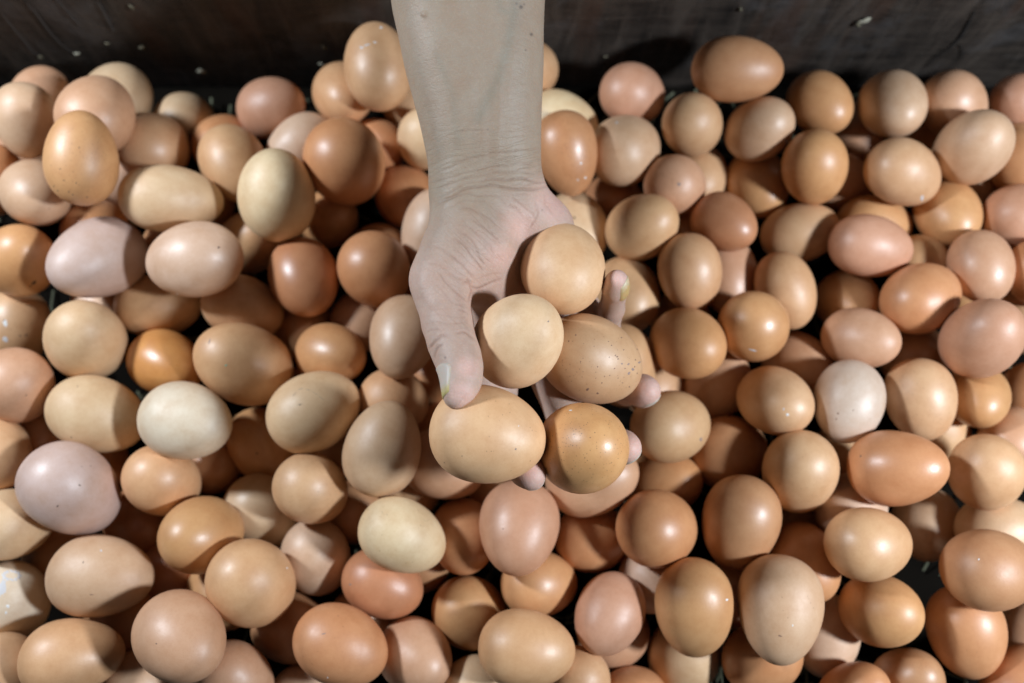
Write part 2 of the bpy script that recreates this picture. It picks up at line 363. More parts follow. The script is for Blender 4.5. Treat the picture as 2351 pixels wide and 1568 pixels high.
# x, y, z (mm), axis x, y, z, width, length (mm), colour, gloss, speckle, label
EGGS = [
(-315.7,173.3,-20.8,-0.012,0.924,-0.383,36.0,47.9,'k',0.59,0.00,'rosy tan egg, second one out upper left of the speckled ochre egg'),
(-306.1,141.6,5.2,-0.056,-0.893,-0.447,36.4,47.0,'n',0.45,0.03,'pinkish tan egg directly upper left of the speckled ochre egg'),
(-256.4,141.8,14.5,-0.025,0.886,-0.462,44.0,55.2,'k',0.37,0.00,'rosy tan egg directly upper right of the speckled ochre egg'),
(-266.9,174.7,-25.8,0.090,0.909,-0.406,43.6,55.1,'T',0.42,0.00,'pale tan egg, second one out upper right of the speckled ochre egg'),
(-249.5,100.5,36.6,0.103,0.916,0.389,39.5,54.4,'y',0.51,0.35,'speckled ochre egg standing upright near the upper left corner'),
(-238.6,138.8,-26.1,-0.084,0.639,-0.765,45.2,56.2,'t',0.50,0.00,'tan egg directly above the long sideways cream egg'),
(-230.9,172.2,-51.8,-0.076,0.608,-0.790,40.0,54.8,'T',0.43,0.24,'mostly hidden pale tan egg, second one out above the long sideways cream egg'),
(-198.7,150.6,-43.3,0.099,0.767,-0.634,40.0,50.4,'o',0.87,0.00,'mostly hidden orange brown egg, second one out upper right of the long sideways cream egg'),
(-180.1,121.4,-14.2,0.434,-0.900,-0.044,41.9,52.9,'h',0.47,0.00,'peach egg directly upper left of the upright pale cream egg'),
(-209.0,88.5,5.5,0.920,0.086,-0.382,41.4,60.3,'c',0.30,0.00,'long cream egg lying sideways right below the speckled ochre egg'),
(-298.4,95.8,-2.6,0.548,-0.535,0.643,40.5,50.9,'n',0.47,0.05,'half hidden pinkish tan egg directly lower left of the speckled ochre egg'),
(-273.1,82.5,-30.4,-0.134,0.713,-0.688,40.0,50.5,'o',0.86,0.00,'mostly hidden orange brown egg directly above the upper mauve egg'),
(-274.7,120.0,-50.6,0.566,0.263,0.781,40.0,51.9,'p',0.50,0.10,'mostly hidden pale pink egg directly lower right of the speckled ochre egg'),
(-345.5,134.6,-48.5,-0.046,0.967,-0.251,40.0,50.8,'k',0.42,0.00,'mostly hidden rosy tan egg directly left of the speckled ochre egg'),
(-337.3,111.5,-15.6,0.586,0.443,0.678,40.0,52.7,'o',0.86,0.00,'half hidden orange brown egg, second one out above the dirt spotted ochre egg'),
(-367.9,165.6,-50.9,0.033,0.972,-0.234,40.0,50.2,'t',0.51,0.00,'mostly hidden tan egg, second one out left of the speckled ochre egg'),
(-305.5,54.0,-7.4,0.520,0.212,0.827,42.1,53.3,'y',0.65,0.00,'ochre egg with a dark dirt spot at the left edge'),
(-252.2,50.7,2.5,-0.374,-0.608,0.701,47.3,62.8,'m',0.36,0.00,'upper of the two mauve eggs near the left edge'),
(-188.1,46.6,13.3,-0.981,-0.178,-0.071,44.5,56.1,'p',0.54,0.00,'pale pink egg with one dark speck right of the upper mauve egg'),
(-227.1,30.5,-30.8,0.913,0.142,-0.381,40.0,52.2,'Y',0.34,0.00,'half hidden yellowish tan egg directly lower left of the pale pink specked egg'),
(-318.1,17.8,-34.0,0.053,-0.992,-0.115,40.0,49.7,'t',0.43,0.30,'brown speckled egg with white glossy patches at the left edge'),
(-257.5,2.8,-5.2,0.228,0.254,0.940,45.2,58.7,'c',0.17,0.00,'round cream egg directly below the upper mauve egg'),
(-214.1,-9.4,-22.3,0.804,-0.466,0.370,40.0,51.5,'O',1.10,0.00,'glossy deep orange egg with a bright highlight above the whitest egg'),
(-161.1,-12.2,-6.4,-0.640,0.252,0.725,47.6,61.4,'h',0.50,0.00,'big peach egg with a tiny green mark left of the thumb'),
(-294.4,-26.6,-4.4,-0.144,-0.532,-0.834,41.1,48.7,'k',0.35,0.00,'rosy tan egg directly below the glossy speckled edge egg'),
(-246.1,-42.8,-7.8,0.821,-0.320,-0.473,43.9,56.3,'c',0.13,0.00,'cream tan egg lying sideways just left of the whitest egg'),
(-186.8,-48.6,7.1,0.940,-0.251,0.233,44.4,54.2,'w',0.21,0.00,'whitest egg in the heap, lying left of the thumb'),
(-302.6,-66.4,-8.5,0.517,-0.800,0.303,36.0,46.5,'t',0.42,0.00,'tan egg, second one out upper left of the specked lower mauve egg'),
(-298.2,-46.8,-41.6,0.503,-0.732,0.459,40.0,50.3,'o',0.77,0.05,'mostly hidden orange brown egg directly left of the sideways cream tan egg'),
(-250.7,-87.1,1.9,0.412,-0.584,-0.700,47.3,60.2,'m',0.52,0.07,'lower mauve egg with two dark specks near the left edge'),
(-205.7,-81.3,-13.2,0.228,-0.320,-0.920,40.0,50.7,'h',0.56,0.10,'half hidden peach egg directly below the whitest egg'),
(-288.6,-106.0,-8.5,0.147,0.082,-0.986,40.1,51.8,'c',0.17,0.00,'cream egg directly lower left of the specked lower mauve egg'),
(-230.0,-134.7,-2.5,0.995,-0.077,0.070,45.0,57.5,'n',0.33,0.00,'pinkish tan egg directly above the long bottom left egg'),
(-289.6,-150.2,-18.7,-0.049,-0.656,-0.753,41.7,52.7,'w',0.29,0.00,'whitish egg with glossy dried stains at the left edge'),
(-178.4,-112.4,-5.7,-0.131,-0.103,0.986,43.7,54.2,'y',0.74,0.00,'ochre egg directly upper left of the round peach egg'),
(-143.8,-138.5,2.7,0.174,-0.411,-0.895,45.5,58.6,'h',0.47,0.00,'round peach egg overlapping the large round rosy egg'),
(-172.1,-163.7,24.5,0.731,-0.436,0.525,43.2,54.6,'k',0.46,0.00,'large round rosy tan egg at the bottom left'),
(-237.4,-176.1,5.0,0.959,0.080,-0.273,40.4,51.6,'h',0.53,0.00,'long peach tan egg in the bottom left corner'),
(-277.2,-185.6,-4.0,0.546,-0.816,-0.189,36.0,44.5,'t',0.60,0.00,'tan egg directly left of the long bottom left egg'),
(-151.5,-189.0,-5.2,0.603,-0.573,-0.556,36.0,46.3,'k',0.59,0.00,'rosy tan egg directly lower right of the large round rosy egg'),
(-210.1,-198.4,-23.3,0.456,-0.722,-0.520,40.0,48.8,'n',0.51,0.00,'half hidden pinkish tan egg directly lower left of the large round rosy egg'),
(-234.0,-105.5,-50.8,0.691,-0.476,0.543,40.0,49.6,'r',0.72,0.00,'mostly hidden reddish brown egg directly lower right of the specked lower mauve egg'),
(-279.6,-128.7,-50.6,-0.008,-0.659,-0.752,40.0,51.7,'d',0.49,0.06,'mostly hidden brown egg directly upper right of the stained whitish egg'),
(-209.0,-137.4,-51.2,0.153,-0.561,-0.814,40.0,49.7,'r',0.70,0.00,'mostly hidden reddish brown egg directly above the large round rosy egg'),
(-230.5,-160.6,-35.8,0.718,-0.472,0.511,40.0,51.7,'d',0.35,0.00,'mostly hidden brown egg directly upper left of the large round rosy egg'),
(-163.9,170.5,-30.6,0.898,0.062,0.435,40.6,48.9,'K',0.54,0.19,'half hidden rosy egg, second one out above the upright pale cream egg'),
(-141.2,140.2,-25.8,-0.806,-0.589,-0.063,37.3,49.8,'p',0.58,0.00,'pale pink egg directly upper left of the large orange wrist egg'),
(-113.9,176.6,-24.7,0.262,-0.691,0.674,41.2,51.6,'h',0.65,0.00,'peach egg directly lower left of the tall tan forearm egg'),
(-85.5,178.2,7.4,-0.112,0.985,0.129,43.0,56.6,'t',0.55,0.00,'tall tan egg touching the left side of the forearm'),
(-105.6,116.1,-3.9,-0.034,-0.091,-0.995,50.5,64.6,'o',0.72,0.00,'large orange brown egg left of the wrist'),
(-143.7,89.5,8.7,0.081,0.776,0.625,46.1,57.2,'C',0.31,0.00,'palest cream egg standing upright, halfway between left edge and wrist'),
(-93.2,146.4,-41.6,0.584,-0.220,0.781,40.0,50.8,'o',0.64,0.00,'half hidden orange brown egg directly upper right of the large orange wrist egg'),
(-70.1,179.7,-46.7,-0.248,0.031,-0.968,42.4,53.4,'t',0.38,0.29,'half hidden tan egg directly lower right of the tall tan forearm egg'),
(-57.3,140.3,-17.3,-0.156,-0.144,-0.977,36.0,47.5,'c',0.27,0.00,'cream egg directly right of the large orange wrist egg'),
(-71.2,108.6,-40.1,0.313,-0.694,0.648,41.2,53.3,'o',0.86,0.01,'half hidden orange brown egg directly lower right of the large orange wrist egg'),
(-50.9,76.3,-16.2,-0.278,-0.907,-0.318,38.5,55.2,'p',0.43,0.11,'pale pink egg next lower left of the tall brown wrist egg'),
(-125.4,97.7,-50.1,0.507,-0.146,0.850,40.0,51.2,'y',0.50,0.00,'mostly hidden ochre egg directly below the large orange wrist egg'),
(-171.6,76.2,-34.0,0.506,0.019,0.863,40.0,49.8,'h',0.45,0.00,'mostly hidden peach egg directly lower left of the upright pale cream egg'),
(-129.9,44.1,-13.0,0.332,-0.920,0.208,42.5,52.9,'r',0.87,0.14,'reddish brown egg directly below the upright pale cream egg'),
(-84.3,45.9,-6.9,0.148,-0.320,-0.936,43.9,53.8,'o',0.74,0.03,'orange brown egg with one bright highlight left of the thumb knuckle'),
(-170.0,27.3,-23.0,0.875,-0.293,-0.386,40.0,51.6,'t',0.56,0.00,'half hidden tan egg directly above the green marked peach egg'),
(-110.9,-4.5,-16.7,0.762,-0.270,0.588,38.5,49.2,'y',0.74,0.00,'ochre egg directly right of the green marked peach egg'),
(-63.8,0.4,7.5,-0.146,-0.937,0.317,40.6,52.2,'n',0.48,0.00,'pinkish tan egg, second one out upper right of the crack lined cream egg'),
(-114.6,-42.4,4.0,0.819,0.527,-0.227,45.4,55.3,'c',0.25,0.03,'cream egg with a faint crack line, tilted, left of the thumb tip'),
(-72.5,-64.7,13.2,0.248,0.909,0.336,43.3,54.9,'n',0.51,0.00,'pinkish tan egg, second one out lower right of the crack lined cream egg'),
(-71.4,-33.7,-17.5,0.306,-0.063,-0.950,40.0,51.7,'h',0.36,0.00,'half hidden peach egg directly right of the crack lined cream egg'),
(-47.4,-10.8,-50.5,0.246,0.153,-0.957,40.0,51.1,'o',0.66,0.03,'half hidden orange brown egg just left of the thumb nail'),
(-44.3,-49.6,-50.5,0.197,0.059,-0.979,40.0,51.2,'o',0.61,0.28,'mostly hidden orange brown egg, second one out right of the crack lined cream egg'),
(-159.1,-57.7,-45.4,0.396,-0.837,-0.377,40.0,50.5,'y',0.68,0.00,'half hidden ochre egg directly lower left of the crack lined cream egg'),
(-97.8,23.9,-44.2,0.084,0.277,-0.957,40.0,49.8,'k',0.45,0.00,'mostly hidden rosy tan egg directly upper right of the crack lined cream egg'),
(-136.7,19.5,-50.7,0.312,-0.130,0.941,40.0,51.0,'d',0.48,0.09,'mostly hidden brown egg directly upper right of the green marked peach egg'),
(-115.2,-86.8,-4.3,0.319,-0.282,-0.905,39.3,50.5,'t',0.54,0.23,'tan egg directly below the crack lined cream egg'),
(-153.7,-99.2,-39.8,0.561,-0.661,-0.499,40.0,51.1,'T',0.41,0.00,'half hidden pale tan egg directly above the round peach egg'),
(-116.8,-125.8,-29.8,0.072,-0.601,-0.796,40.0,52.6,'p',0.40,0.15,'half hidden pale pink egg directly upper left of the reddish orange egg'),
(-60.1,-112.6,9.5,0.768,-0.403,-0.498,39.4,51.9,'C',0.12,0.20,'pale yellow cream egg lying tilted below the held eggs'),
(-74.4,-139.6,-15.6,0.917,-0.382,-0.116,38.0,48.1,'r',0.75,0.00,'reddish orange egg tucked under the pale yellow cream egg'),
(-28.8,-113.7,-22.6,0.093,-0.614,0.784,40.0,50.1,'o',0.76,0.00,'half hidden orange brown egg directly left of the rosy pink egg'),
(3.8,-108.5,4.3,-0.099,-0.852,0.515,45.4,54.5,'K',0.50,0.00,'rosy pink upright egg directly below the index fingertip'),
(-24.3,-157.8,-33.5,0.454,-0.359,-0.816,41.5,54.1,'y',0.51,0.00,'ochre egg directly upper left of the sideways peach bottom egg'),
(7.9,-171.3,9.5,0.996,-0.083,0.031,40.6,52.2,'h',0.49,0.00,'peach egg lying sideways at the bottom middle'),
(-92.6,-170.2,5.5,0.901,-0.416,-0.124,41.1,52.8,'o',0.61,0.14,'orange egg with two highlights at the bottom, left of centre'),
(-54.4,-178.8,-15.7,0.589,-0.296,0.752,39.5,50.2,'k',0.50,0.00,'rosy tan egg directly right of the two highlight bottom egg'),
(-129.9,-166.4,-34.1,0.828,-0.337,0.449,40.0,51.6,'d',0.57,0.00,'half hidden brown egg directly left of the two highlight bottom egg'),
(-18.7,-197.4,-24.4,0.715,-0.170,-0.678,36.0,45.5,'c',0.27,0.00,'cream egg directly lower left of the sideways peach bottom egg'),
(-109.3,-204.9,-33.9,0.971,-0.150,-0.186,40.0,62.5,'p',0.48,0.30,'half hidden pale pink egg directly below the two highlight bottom egg'),
(-97.5,-98.6,-51.4,0.173,-0.131,-0.976,40.0,52.9,'d',0.52,0.00,'mostly hidden brown egg directly upper left of the pale yellow cream egg'),
(-65.0,-83.6,-47.2,0.516,-0.135,0.846,40.0,51.7,'t',0.36,0.19,'half hidden tan egg directly above the pale yellow cream egg'),
(-40.5,-72.5,-14.7,0.931,-0.348,-0.110,40.0,49.8,'k',0.57,0.00,'half hidden rosy tan egg directly upper right of the pale yellow cream egg'),
(-5.1,-87.3,-49.7,0.441,0.025,-0.897,40.0,50.6,'h',0.44,0.07,'half hidden peach egg directly upper left of the rosy pink egg'),
(-172.7,-147.5,-36.4,0.660,-0.338,0.671,40.0,52.6,'y',0.58,0.00,'mostly hidden ochre egg directly left of the round peach egg'),
(10.1,192.6,-19.4,0.565,0.420,-0.711,40.0,51.6,'t',0.31,0.28,'half hidden tan egg directly upper left of the tall brown wrist egg'),
(33.2,154.7,-20.8,0.945,-0.311,-0.104,39.1,49.8,'C',0.31,0.00,'pale cream egg directly above the tall brown wrist egg'),
(34.0,118.5,6.1,0.213,-0.883,-0.419,39.3,53.0,'o',0.81,0.43,'tall brown egg touching the right side of the wrist'),
(81.3,174.9,-21.3,0.677,0.132,-0.724,40.4,50.2,'K',0.41,0.00,'round rosy mauve egg against the board right of the forearm'),
(73.8,131.0,-13.6,0.481,0.538,-0.692,45.0,57.8,'n',0.45,0.04,'pinkish tan egg directly below the round rosy mauve egg'),
(118.2,148.3,-14.0,0.351,0.023,-0.936,38.8,49.0,'t',0.44,0.02,'tan egg directly lower right of the round rosy mauve egg'),
(143.0,175.6,8.1,0.965,-0.178,0.193,40.5,57.1,'d',0.50,0.04,'brown egg lying sideways highest against the dark board'),
(105.2,104.3,-11.0,0.556,0.141,-0.819,37.9,46.6,'k',0.41,0.29,'rosy tan egg directly upper right of the tilted pale yellowish egg'),
(129.4,129.3,-50.4,-0.048,-0.881,0.471,40.0,51.4,'t',0.38,0.00,'half hidden tan egg directly upper left of the dark reddish egg'),
(42.2,82.3,-28.3,0.321,-0.821,0.472,41.7,53.0,'c',0.20,0.21,'cream egg directly left of the tilted pale yellowish egg'),
(81.0,74.1,-4.3,0.543,0.056,0.838,40.1,51.3,'Y',0.58,0.00,'pale yellowish egg tilted up, just above the little fingertip'),
(70.3,109.0,-49.8,0.269,-0.460,0.846,40.0,51.0,'r',0.65,0.00,'mostly hidden reddish brown egg directly upper left of the tilted pale yellowish egg'),
(133.0,76.9,-5.2,0.570,-0.635,0.522,36.0,44.1,'r',0.62,0.00,'dark reddish orange round egg upper right of the little fingertip'),
(115.6,88.0,-48.0,0.135,-0.485,0.864,40.0,50.9,'o',0.73,0.09,'half hidden orange brown egg directly left of the dark reddish egg'),
(167.6,119.4,-42.4,0.196,-0.896,0.399,41.3,51.5,'y',0.79,0.00,'half hidden ochre egg directly upper right of the dark reddish egg'),
(161.1,144.3,-10.8,0.404,-0.045,0.913,39.6,49.3,'n',0.37,0.26,'pinkish tan egg directly below the sideways brown board egg'),
(204.0,164.9,-15.6,0.415,-0.812,0.410,38.4,48.4,'y',0.78,0.01,'ochre egg directly above the two highlight ochre egg'),
(246.6,157.3,-4.5,-0.025,-0.791,0.611,40.9,51.5,'n',0.56,0.00,'pinkish tan egg directly above the feather stuck tan egg'),
(191.7,113.8,-4.2,0.288,-0.492,-0.822,39.9,50.4,'y',0.73,0.00,'ochre egg with two highlights, upper right'),
(246.7,109.2,-2.5,0.846,-0.342,-0.409,39.4,50.7,'t',0.49,0.00,'tan egg with a small feather stuck low on it, upper right'),
(288.2,123.3,5.5,-0.096,0.023,0.995,42.7,56.4,'n',0.33,0.00,'greyish tan egg pointing up at the right edge near the board'),
(289.2,160.3,-11.3,0.677,-0.300,-0.672,40.0,51.8,'k',0.60,0.19,'half hidden rosy tan egg directly upper left of the greyish tan egg'),
(290.8,162.8,-50.8,0.660,-0.325,-0.677,40.0,50.2,'d',0.47,0.16,'mostly hidden brown egg directly left of the greyish tan egg'),
(314.4,115.5,-50.4,0.596,-0.333,-0.731,40.0,51.8,'t',0.41,0.00,'half hidden tan egg directly below the greyish tan egg'),
(281.8,89.0,-20.1,-0.009,-0.831,0.556,38.9,50.6,'y',0.63,0.00,'ochre egg directly lower right of the feather stuck tan egg'),
(189.3,80.7,-31.5,0.915,0.101,0.390,38.9,50.3,'t',0.41,0.14,'tan egg directly below the two highlight ochre egg'),
(226.9,122.4,-48.8,0.589,-0.072,-0.805,40.0,52.7,'k',0.43,0.00,'mostly hidden rosy tan egg directly lower right of the two highlight ochre egg'),
(240.5,161.3,-50.7,0.049,-0.817,0.574,40.0,50.6,'k',0.37,0.00,'mostly hidden rosy tan egg directly upper right of the two highlight ochre egg'),
(241.5,88.0,-37.8,0.964,-0.047,-0.262,40.0,51.8,'y',0.63,0.03,'half hidden ochre egg directly above the sideways rosy mauve egg'),
(223.6,62.6,-7.7,0.980,-0.183,-0.073,38.5,51.4,'K',0.40,0.00,'rosy mauve egg lying sideways in the right half'),
(339.8,165.9,-20.8,0.641,-0.453,-0.620,36.0,46.8,'K',0.39,0.19,'rosy egg directly upper right of the greyish tan egg'),
(330.9,123.4,-15.7,0.179,-0.954,-0.242,40.0,50.8,'o',0.72,0.07,'half hidden orange brown egg directly lower right of the greyish tan egg'),
(322.2,81.2,-13.5,0.563,-0.468,-0.681,40.0,50.3,'K',0.36,0.00,'half hidden rosy egg, second one out lower right of the greyish tan egg'),
(286.3,47.0,-0.7,0.089,-0.991,0.100,36.0,46.5,'k',0.63,0.07,'rosy tan egg directly upper right of the two highlight orange egg'),
(321.8,42.8,-2.1,0.440,-0.602,-0.667,36.0,45.1,'o',0.68,0.00,'orange brown egg, second one out upper right of the large rosy mauve edge egg'),
(170.7,36.0,-14.5,0.298,-0.939,-0.174,36.0,50.0,'h',0.42,0.00,'peach egg directly lower right of the dark reddish egg'),
(144.6,8.6,-0.5,0.311,-0.004,-0.950,41.5,54.7,'y',0.78,0.00,'ochre egg directly right of the round ochre brown egg'),
(219.1,34.4,-36.5,-0.116,-0.520,0.846,40.0,52.1,'y',0.66,0.00,'half hidden ochre egg directly below the sideways rosy mauve egg'),
(248.6,28.0,-3.0,0.810,0.488,-0.326,41.7,52.2,'o',0.72,0.12,'glossy orange egg with two bright highlights near the right edge'),
(267.2,56.2,-35.2,0.500,-0.338,-0.797,40.0,49.9,'Y',0.51,0.19,'half hidden yellowish tan egg directly above the two highlight orange egg'),
(305.1,42.7,-51.3,0.443,-0.470,-0.763,40.0,49.4,'y',0.60,0.00,'mostly hidden ochre egg directly above the large rosy mauve edge egg'),
(210.7,3.0,-5.3,0.547,-0.355,0.758,36.7,47.8,'k',0.47,0.04,'rosy tan egg directly above the pinkish white egg'),
(257.8,-0.6,-36.0,0.409,0.663,-0.627,40.0,51.0,'d',0.59,0.05,'mostly hidden brown egg directly below the two highlight orange egg'),
(271.2,-1.6,15.7,-0.012,0.316,0.949,41.9,55.3,'K',0.48,0.00,'large rosy mauve egg cut by the right edge'),
(334.3,23.1,-39.5,0.420,-0.528,-0.738,40.0,51.1,'t',0.41,0.16,'half hidden tan egg directly upper right of the large rosy mauve edge egg'),
(196.7,-36.2,1.6,-0.261,-0.964,0.043,39.3,49.6,'P',0.45,0.08,'pinkish white egg with brown specks in the right half'),
(242.2,-34.1,-5.2,0.104,-0.990,-0.100,39.6,49.4,'t',0.48,0.26,'tan egg directly right of the pinkish white egg'),
(281.5,-31.7,-14.0,-0.304,-0.664,0.683,36.0,43.8,'y',0.74,0.00,'ochre egg directly below the large rosy mauve edge egg'),
(155.4,-35.3,-2.9,0.322,-0.466,0.824,39.4,50.9,'t',0.39,0.00,'tan egg with a small white chip, right of the hand'),
(182.3,-8.2,-33.5,0.346,-0.621,0.704,40.0,52.2,'k',0.50,0.11,'half hidden rosy tan egg directly upper right of the white chipped tan egg'),
(272.3,-51.3,-49.3,-0.221,0.468,0.855,40.0,50.7,'Y',0.34,0.00,'half hidden yellowish tan egg directly upper right of the long orange tan egg'),
(165.1,-77.6,-0.3,0.044,-0.610,-0.791,41.5,53.2,'t',0.44,0.18,'tan egg directly below the white chipped tan egg'),
(214.3,-75.7,15.4,0.711,-0.005,0.703,42.2,52.9,'o',0.86,0.00,'long orange tan egg lying sideways near the right edge'),
(270.9,-77.8,2.2,0.298,-0.526,-0.796,39.4,50.0,'Y',0.45,0.00,'yellowish tan egg directly right of the long orange tan egg'),
(306.0,-54.4,-26.1,0.559,0.680,-0.474,36.0,45.6,'k',0.60,0.00,'rosy tan egg, second one out below the large rosy mauve edge egg'),
(333.5,-29.6,-45.2,-0.071,-0.978,-0.194,40.0,51.2,'o',0.84,0.00,'half hidden orange brown egg directly lower right of the large rosy mauve edge egg'),
(194.2,-116.5,16.2,0.914,0.091,-0.396,39.3,49.6,'h',0.65,0.00,'peach egg directly below the long orange tan egg'),
(259.8,-106.7,-50.2,-0.402,-0.722,0.563,40.0,50.6,'n',0.50,0.10,'half hidden pinkish tan egg directly lower right of the long orange tan egg'),
(288.6,-109.7,-21.2,0.996,0.025,0.084,40.0,49.4,'c',0.30,0.00,'half hidden cream egg directly above the long brown edge egg'),
(261.9,-130.3,10.4,0.885,0.047,-0.463,43.4,56.8,'d',0.46,0.00,'long brown egg cut by the right edge'),
(207.3,-153.4,-7.2,0.383,-0.038,0.923,39.6,48.0,'y',0.52,0.00,'ochre egg directly right of the largest pale tan egg'),
(259.5,-166.2,-18.1,0.136,-0.961,-0.242,41.4,52.5,'o',0.65,0.14,'orange brown egg directly below the long brown edge egg'),
(144.2,-150.7,12.5,-0.125,-0.991,0.056,44.9,57.2,'n',0.37,0.12,'largest pale pinkish tan egg standing upright at lower right'),
(169.0,-127.4,-13.6,0.192,-0.866,0.462,37.9,47.6,'o',0.60,0.00,'orange brown egg directly upper right of the largest pale tan egg'),
(186.4,-170.3,-39.1,-0.179,-0.975,0.129,40.0,48.7,'p',0.32,0.03,'half hidden pale pink egg directly lower right of the largest pale tan egg'),
(143.2,-180.7,-21.9,0.607,0.390,0.692,38.7,49.0,'o',0.85,0.00,'orange brown egg directly below the largest pale tan egg'),
(225.2,-193.4,-21.7,0.211,0.477,0.853,36.2,46.1,'d',0.63,0.33,'brown egg next lower left of the long brown edge egg'),
(190.9,-199.7,-12.5,0.386,0.640,0.664,36.0,45.6,'o',0.68,0.00,'orange brown egg, second one out lower right of the largest pale tan egg'),
(314.0,-168.8,-45.3,0.403,0.877,0.262,36.0,44.4,'k',0.41,0.00,'rosy tan egg directly lower right of the long brown edge egg'),
(290.7,-195.6,-22.8,0.686,0.703,-0.185,40.0,51.7,'r',0.71,0.00,'half hidden reddish brown egg, second one out below the long brown edge egg'),
(82.8,-108.4,-3.0,0.572,0.060,-0.818,43.7,54.0,'o',0.77,0.05,'orange brown egg, second one out upper left of the upright ochre egg'),
(130.1,-105.4,-2.8,-0.187,-0.910,-0.369,43.4,55.0,'d',0.57,0.00,'brown egg directly upper left of the largest pale tan egg'),
(46.8,-79.3,-7.1,0.858,0.161,0.488,44.9,56.3,'k',0.53,0.14,'rosy tan egg directly upper right of the rosy pink egg'),
(49.0,-114.2,-31.2,0.773,0.054,-0.632,40.0,51.1,'o',0.84,0.03,'half hidden orange brown egg directly right of the rosy pink egg'),
(16.3,-139.8,-20.4,0.868,-0.007,-0.497,37.8,46.9,'y',0.65,0.05,'ochre egg directly below the rosy pink egg'),
(54.6,-154.9,-5.7,-0.483,-0.780,0.397,37.8,48.0,'K',0.43,0.00,'rosy mauve upright egg with a shadow line, lower middle right'),
(100.1,-151.4,3.3,0.069,-0.830,-0.554,43.0,57.6,'y',0.65,0.00,'upright ochre egg just left of the largest pale tan egg'),
(86.5,-137.0,-34.7,0.622,0.134,-0.772,40.0,51.0,'p',0.48,0.00,'half hidden pale pink egg directly upper left of the upright ochre egg'),
(103.6,-184.0,-48.8,-0.080,-0.669,-0.739,42.6,54.7,'c',0.18,0.00,'cream egg directly below the upright ochre egg'),
(35.9,-192.0,-14.0,-0.175,-0.380,-0.909,36.2,46.2,'t',0.48,0.00,'tan egg directly lower right of the sideways peach bottom egg'),
(70.3,-204.5,-31.0,0.688,0.013,-0.726,36.0,48.2,'o',0.81,0.28,'orange brown egg directly lower left of the upright ochre egg'),
(93.6,-81.2,-35.0,0.638,0.038,0.769,40.0,51.7,'y',0.77,0.07,'half hidden ochre egg directly below the greenish tan egg'),
(136.6,-61.9,-37.5,0.661,0.204,-0.723,45.6,58.1,'d',0.45,0.15,'mostly hidden brown egg directly lower right of the greenish tan egg'),
(108.2,43.3,0.5,0.164,-0.949,-0.271,38.2,47.6,'h',0.53,0.08,'peach egg directly lower left of the dark reddish egg'),
(139.5,51.1,-32.8,0.046,-0.977,0.206,40.0,52.9,'k',0.56,0.00,'half hidden rosy tan egg directly below the dark reddish egg'),
(73.1,36.0,-23.1,0.175,-0.886,0.429,41.0,53.1,'Y',0.46,0.00,'yellowish tan egg directly below the tilted pale yellowish egg'),
(104.6,-2.4,3.5,0.267,-0.426,0.864,42.1,53.5,'y',0.52,0.00,'ochre brown round egg right of the ring fingertip'),
(65.6,-13.6,-10.6,0.334,-0.659,-0.674,44.0,54.9,'h',0.65,0.00,'peach egg directly left of the round ochre brown egg'),
(93.7,-49.9,-5.2,0.731,0.251,-0.634,42.1,54.2,'Y',0.38,0.00,'greenish tan egg right of the middle fingertip'),
(130.3,-19.5,-36.8,0.330,0.542,0.773,40.0,51.7,'k',0.44,0.00,'half hidden rosy tan egg directly lower right of the round ochre brown egg'),
(93.6,-19.4,-51.0,0.457,0.202,-0.866,40.0,52.3,'t',0.31,0.00,'half hidden tan egg directly above the greenish tan egg'),
(185.0,-109.7,-50.9,0.626,0.390,-0.675,40.0,50.8,'d',0.43,0.00,'mostly hidden brown egg directly above the largest pale tan egg'),
(-269.7,35.1,-44.7,-0.336,0.680,-0.651,40.0,51.8,'p',0.54,0.04,'mostly hidden pale pink egg directly upper right of the round cream egg'),
(-192.3,-66.9,-51.2,0.541,-0.412,0.733,40.0,50.7,'d',0.62,0.00,'mostly hidden brown egg directly lower right of the whitest egg'),
(211.8,-63.3,-50.4,0.570,0.420,-0.706,40.0,51.7,'t',0.32,0.03,'mostly hidden tan egg directly left of the long orange tan egg'),
(201.2,-96.2,-20.0,0.632,0.422,-0.649,40.0,51.1,'p',0.46,0.00,'mostly hidden pale pink egg directly lower left of the long orange tan egg'),
(-53.7,32.2,-45.0,0.232,0.278,-0.932,40.0,50.4,'d',0.57,0.00,'mostly hidden brown egg in the dark gap beside the thumb knuckle'),
(131.9,-147.2,-45.0,0.219,0.329,0.919,40.0,53.1,'k',0.62,0.01,'mostly hidden rosy tan egg directly upper right of the upright ochre egg'),
(-105.6,-56.8,-36.0,0.494,-0.234,0.837,40.0,50.5,'d',0.42,0.08,'mostly hidden brown egg directly lower right of the crack lined cream egg'),
(-266.2,-68.9,-50.8,-0.169,-0.515,-0.840,40.0,50.6,'o',0.87,0.00,'mostly hidden orange brown egg directly upper right of the specked lower mauve egg'),
(-224.9,73.6,-40.2,0.513,0.110,0.851,40.0,52.3,'d',0.41,0.11,'mostly hidden brown egg directly upper left of the pale pink specked egg'),
(-211.5,109.8,-50.0,0.571,0.061,0.818,40.0,51.2,'o',0.85,0.04,'mostly hidden orange brown egg directly right of the long sideways cream egg'),
(-89.1,-164.8,-50.1,0.374,-0.282,-0.884,40.0,52.2,'k',0.36,0.00,'mostly hidden rosy tan egg directly upper right of the two highlight bottom egg'),
(-88.9,71.6,-45.6,0.444,-0.213,0.870,40.0,52.6,'d',0.48,0.00,'mostly hidden brown egg, second one out below the large orange wrist egg'),
(-131.3,-24.9,-50.2,0.428,-0.273,0.861,40.0,51.4,'o',0.83,0.00,'mostly hidden orange brown egg directly above the crack lined cream egg'),
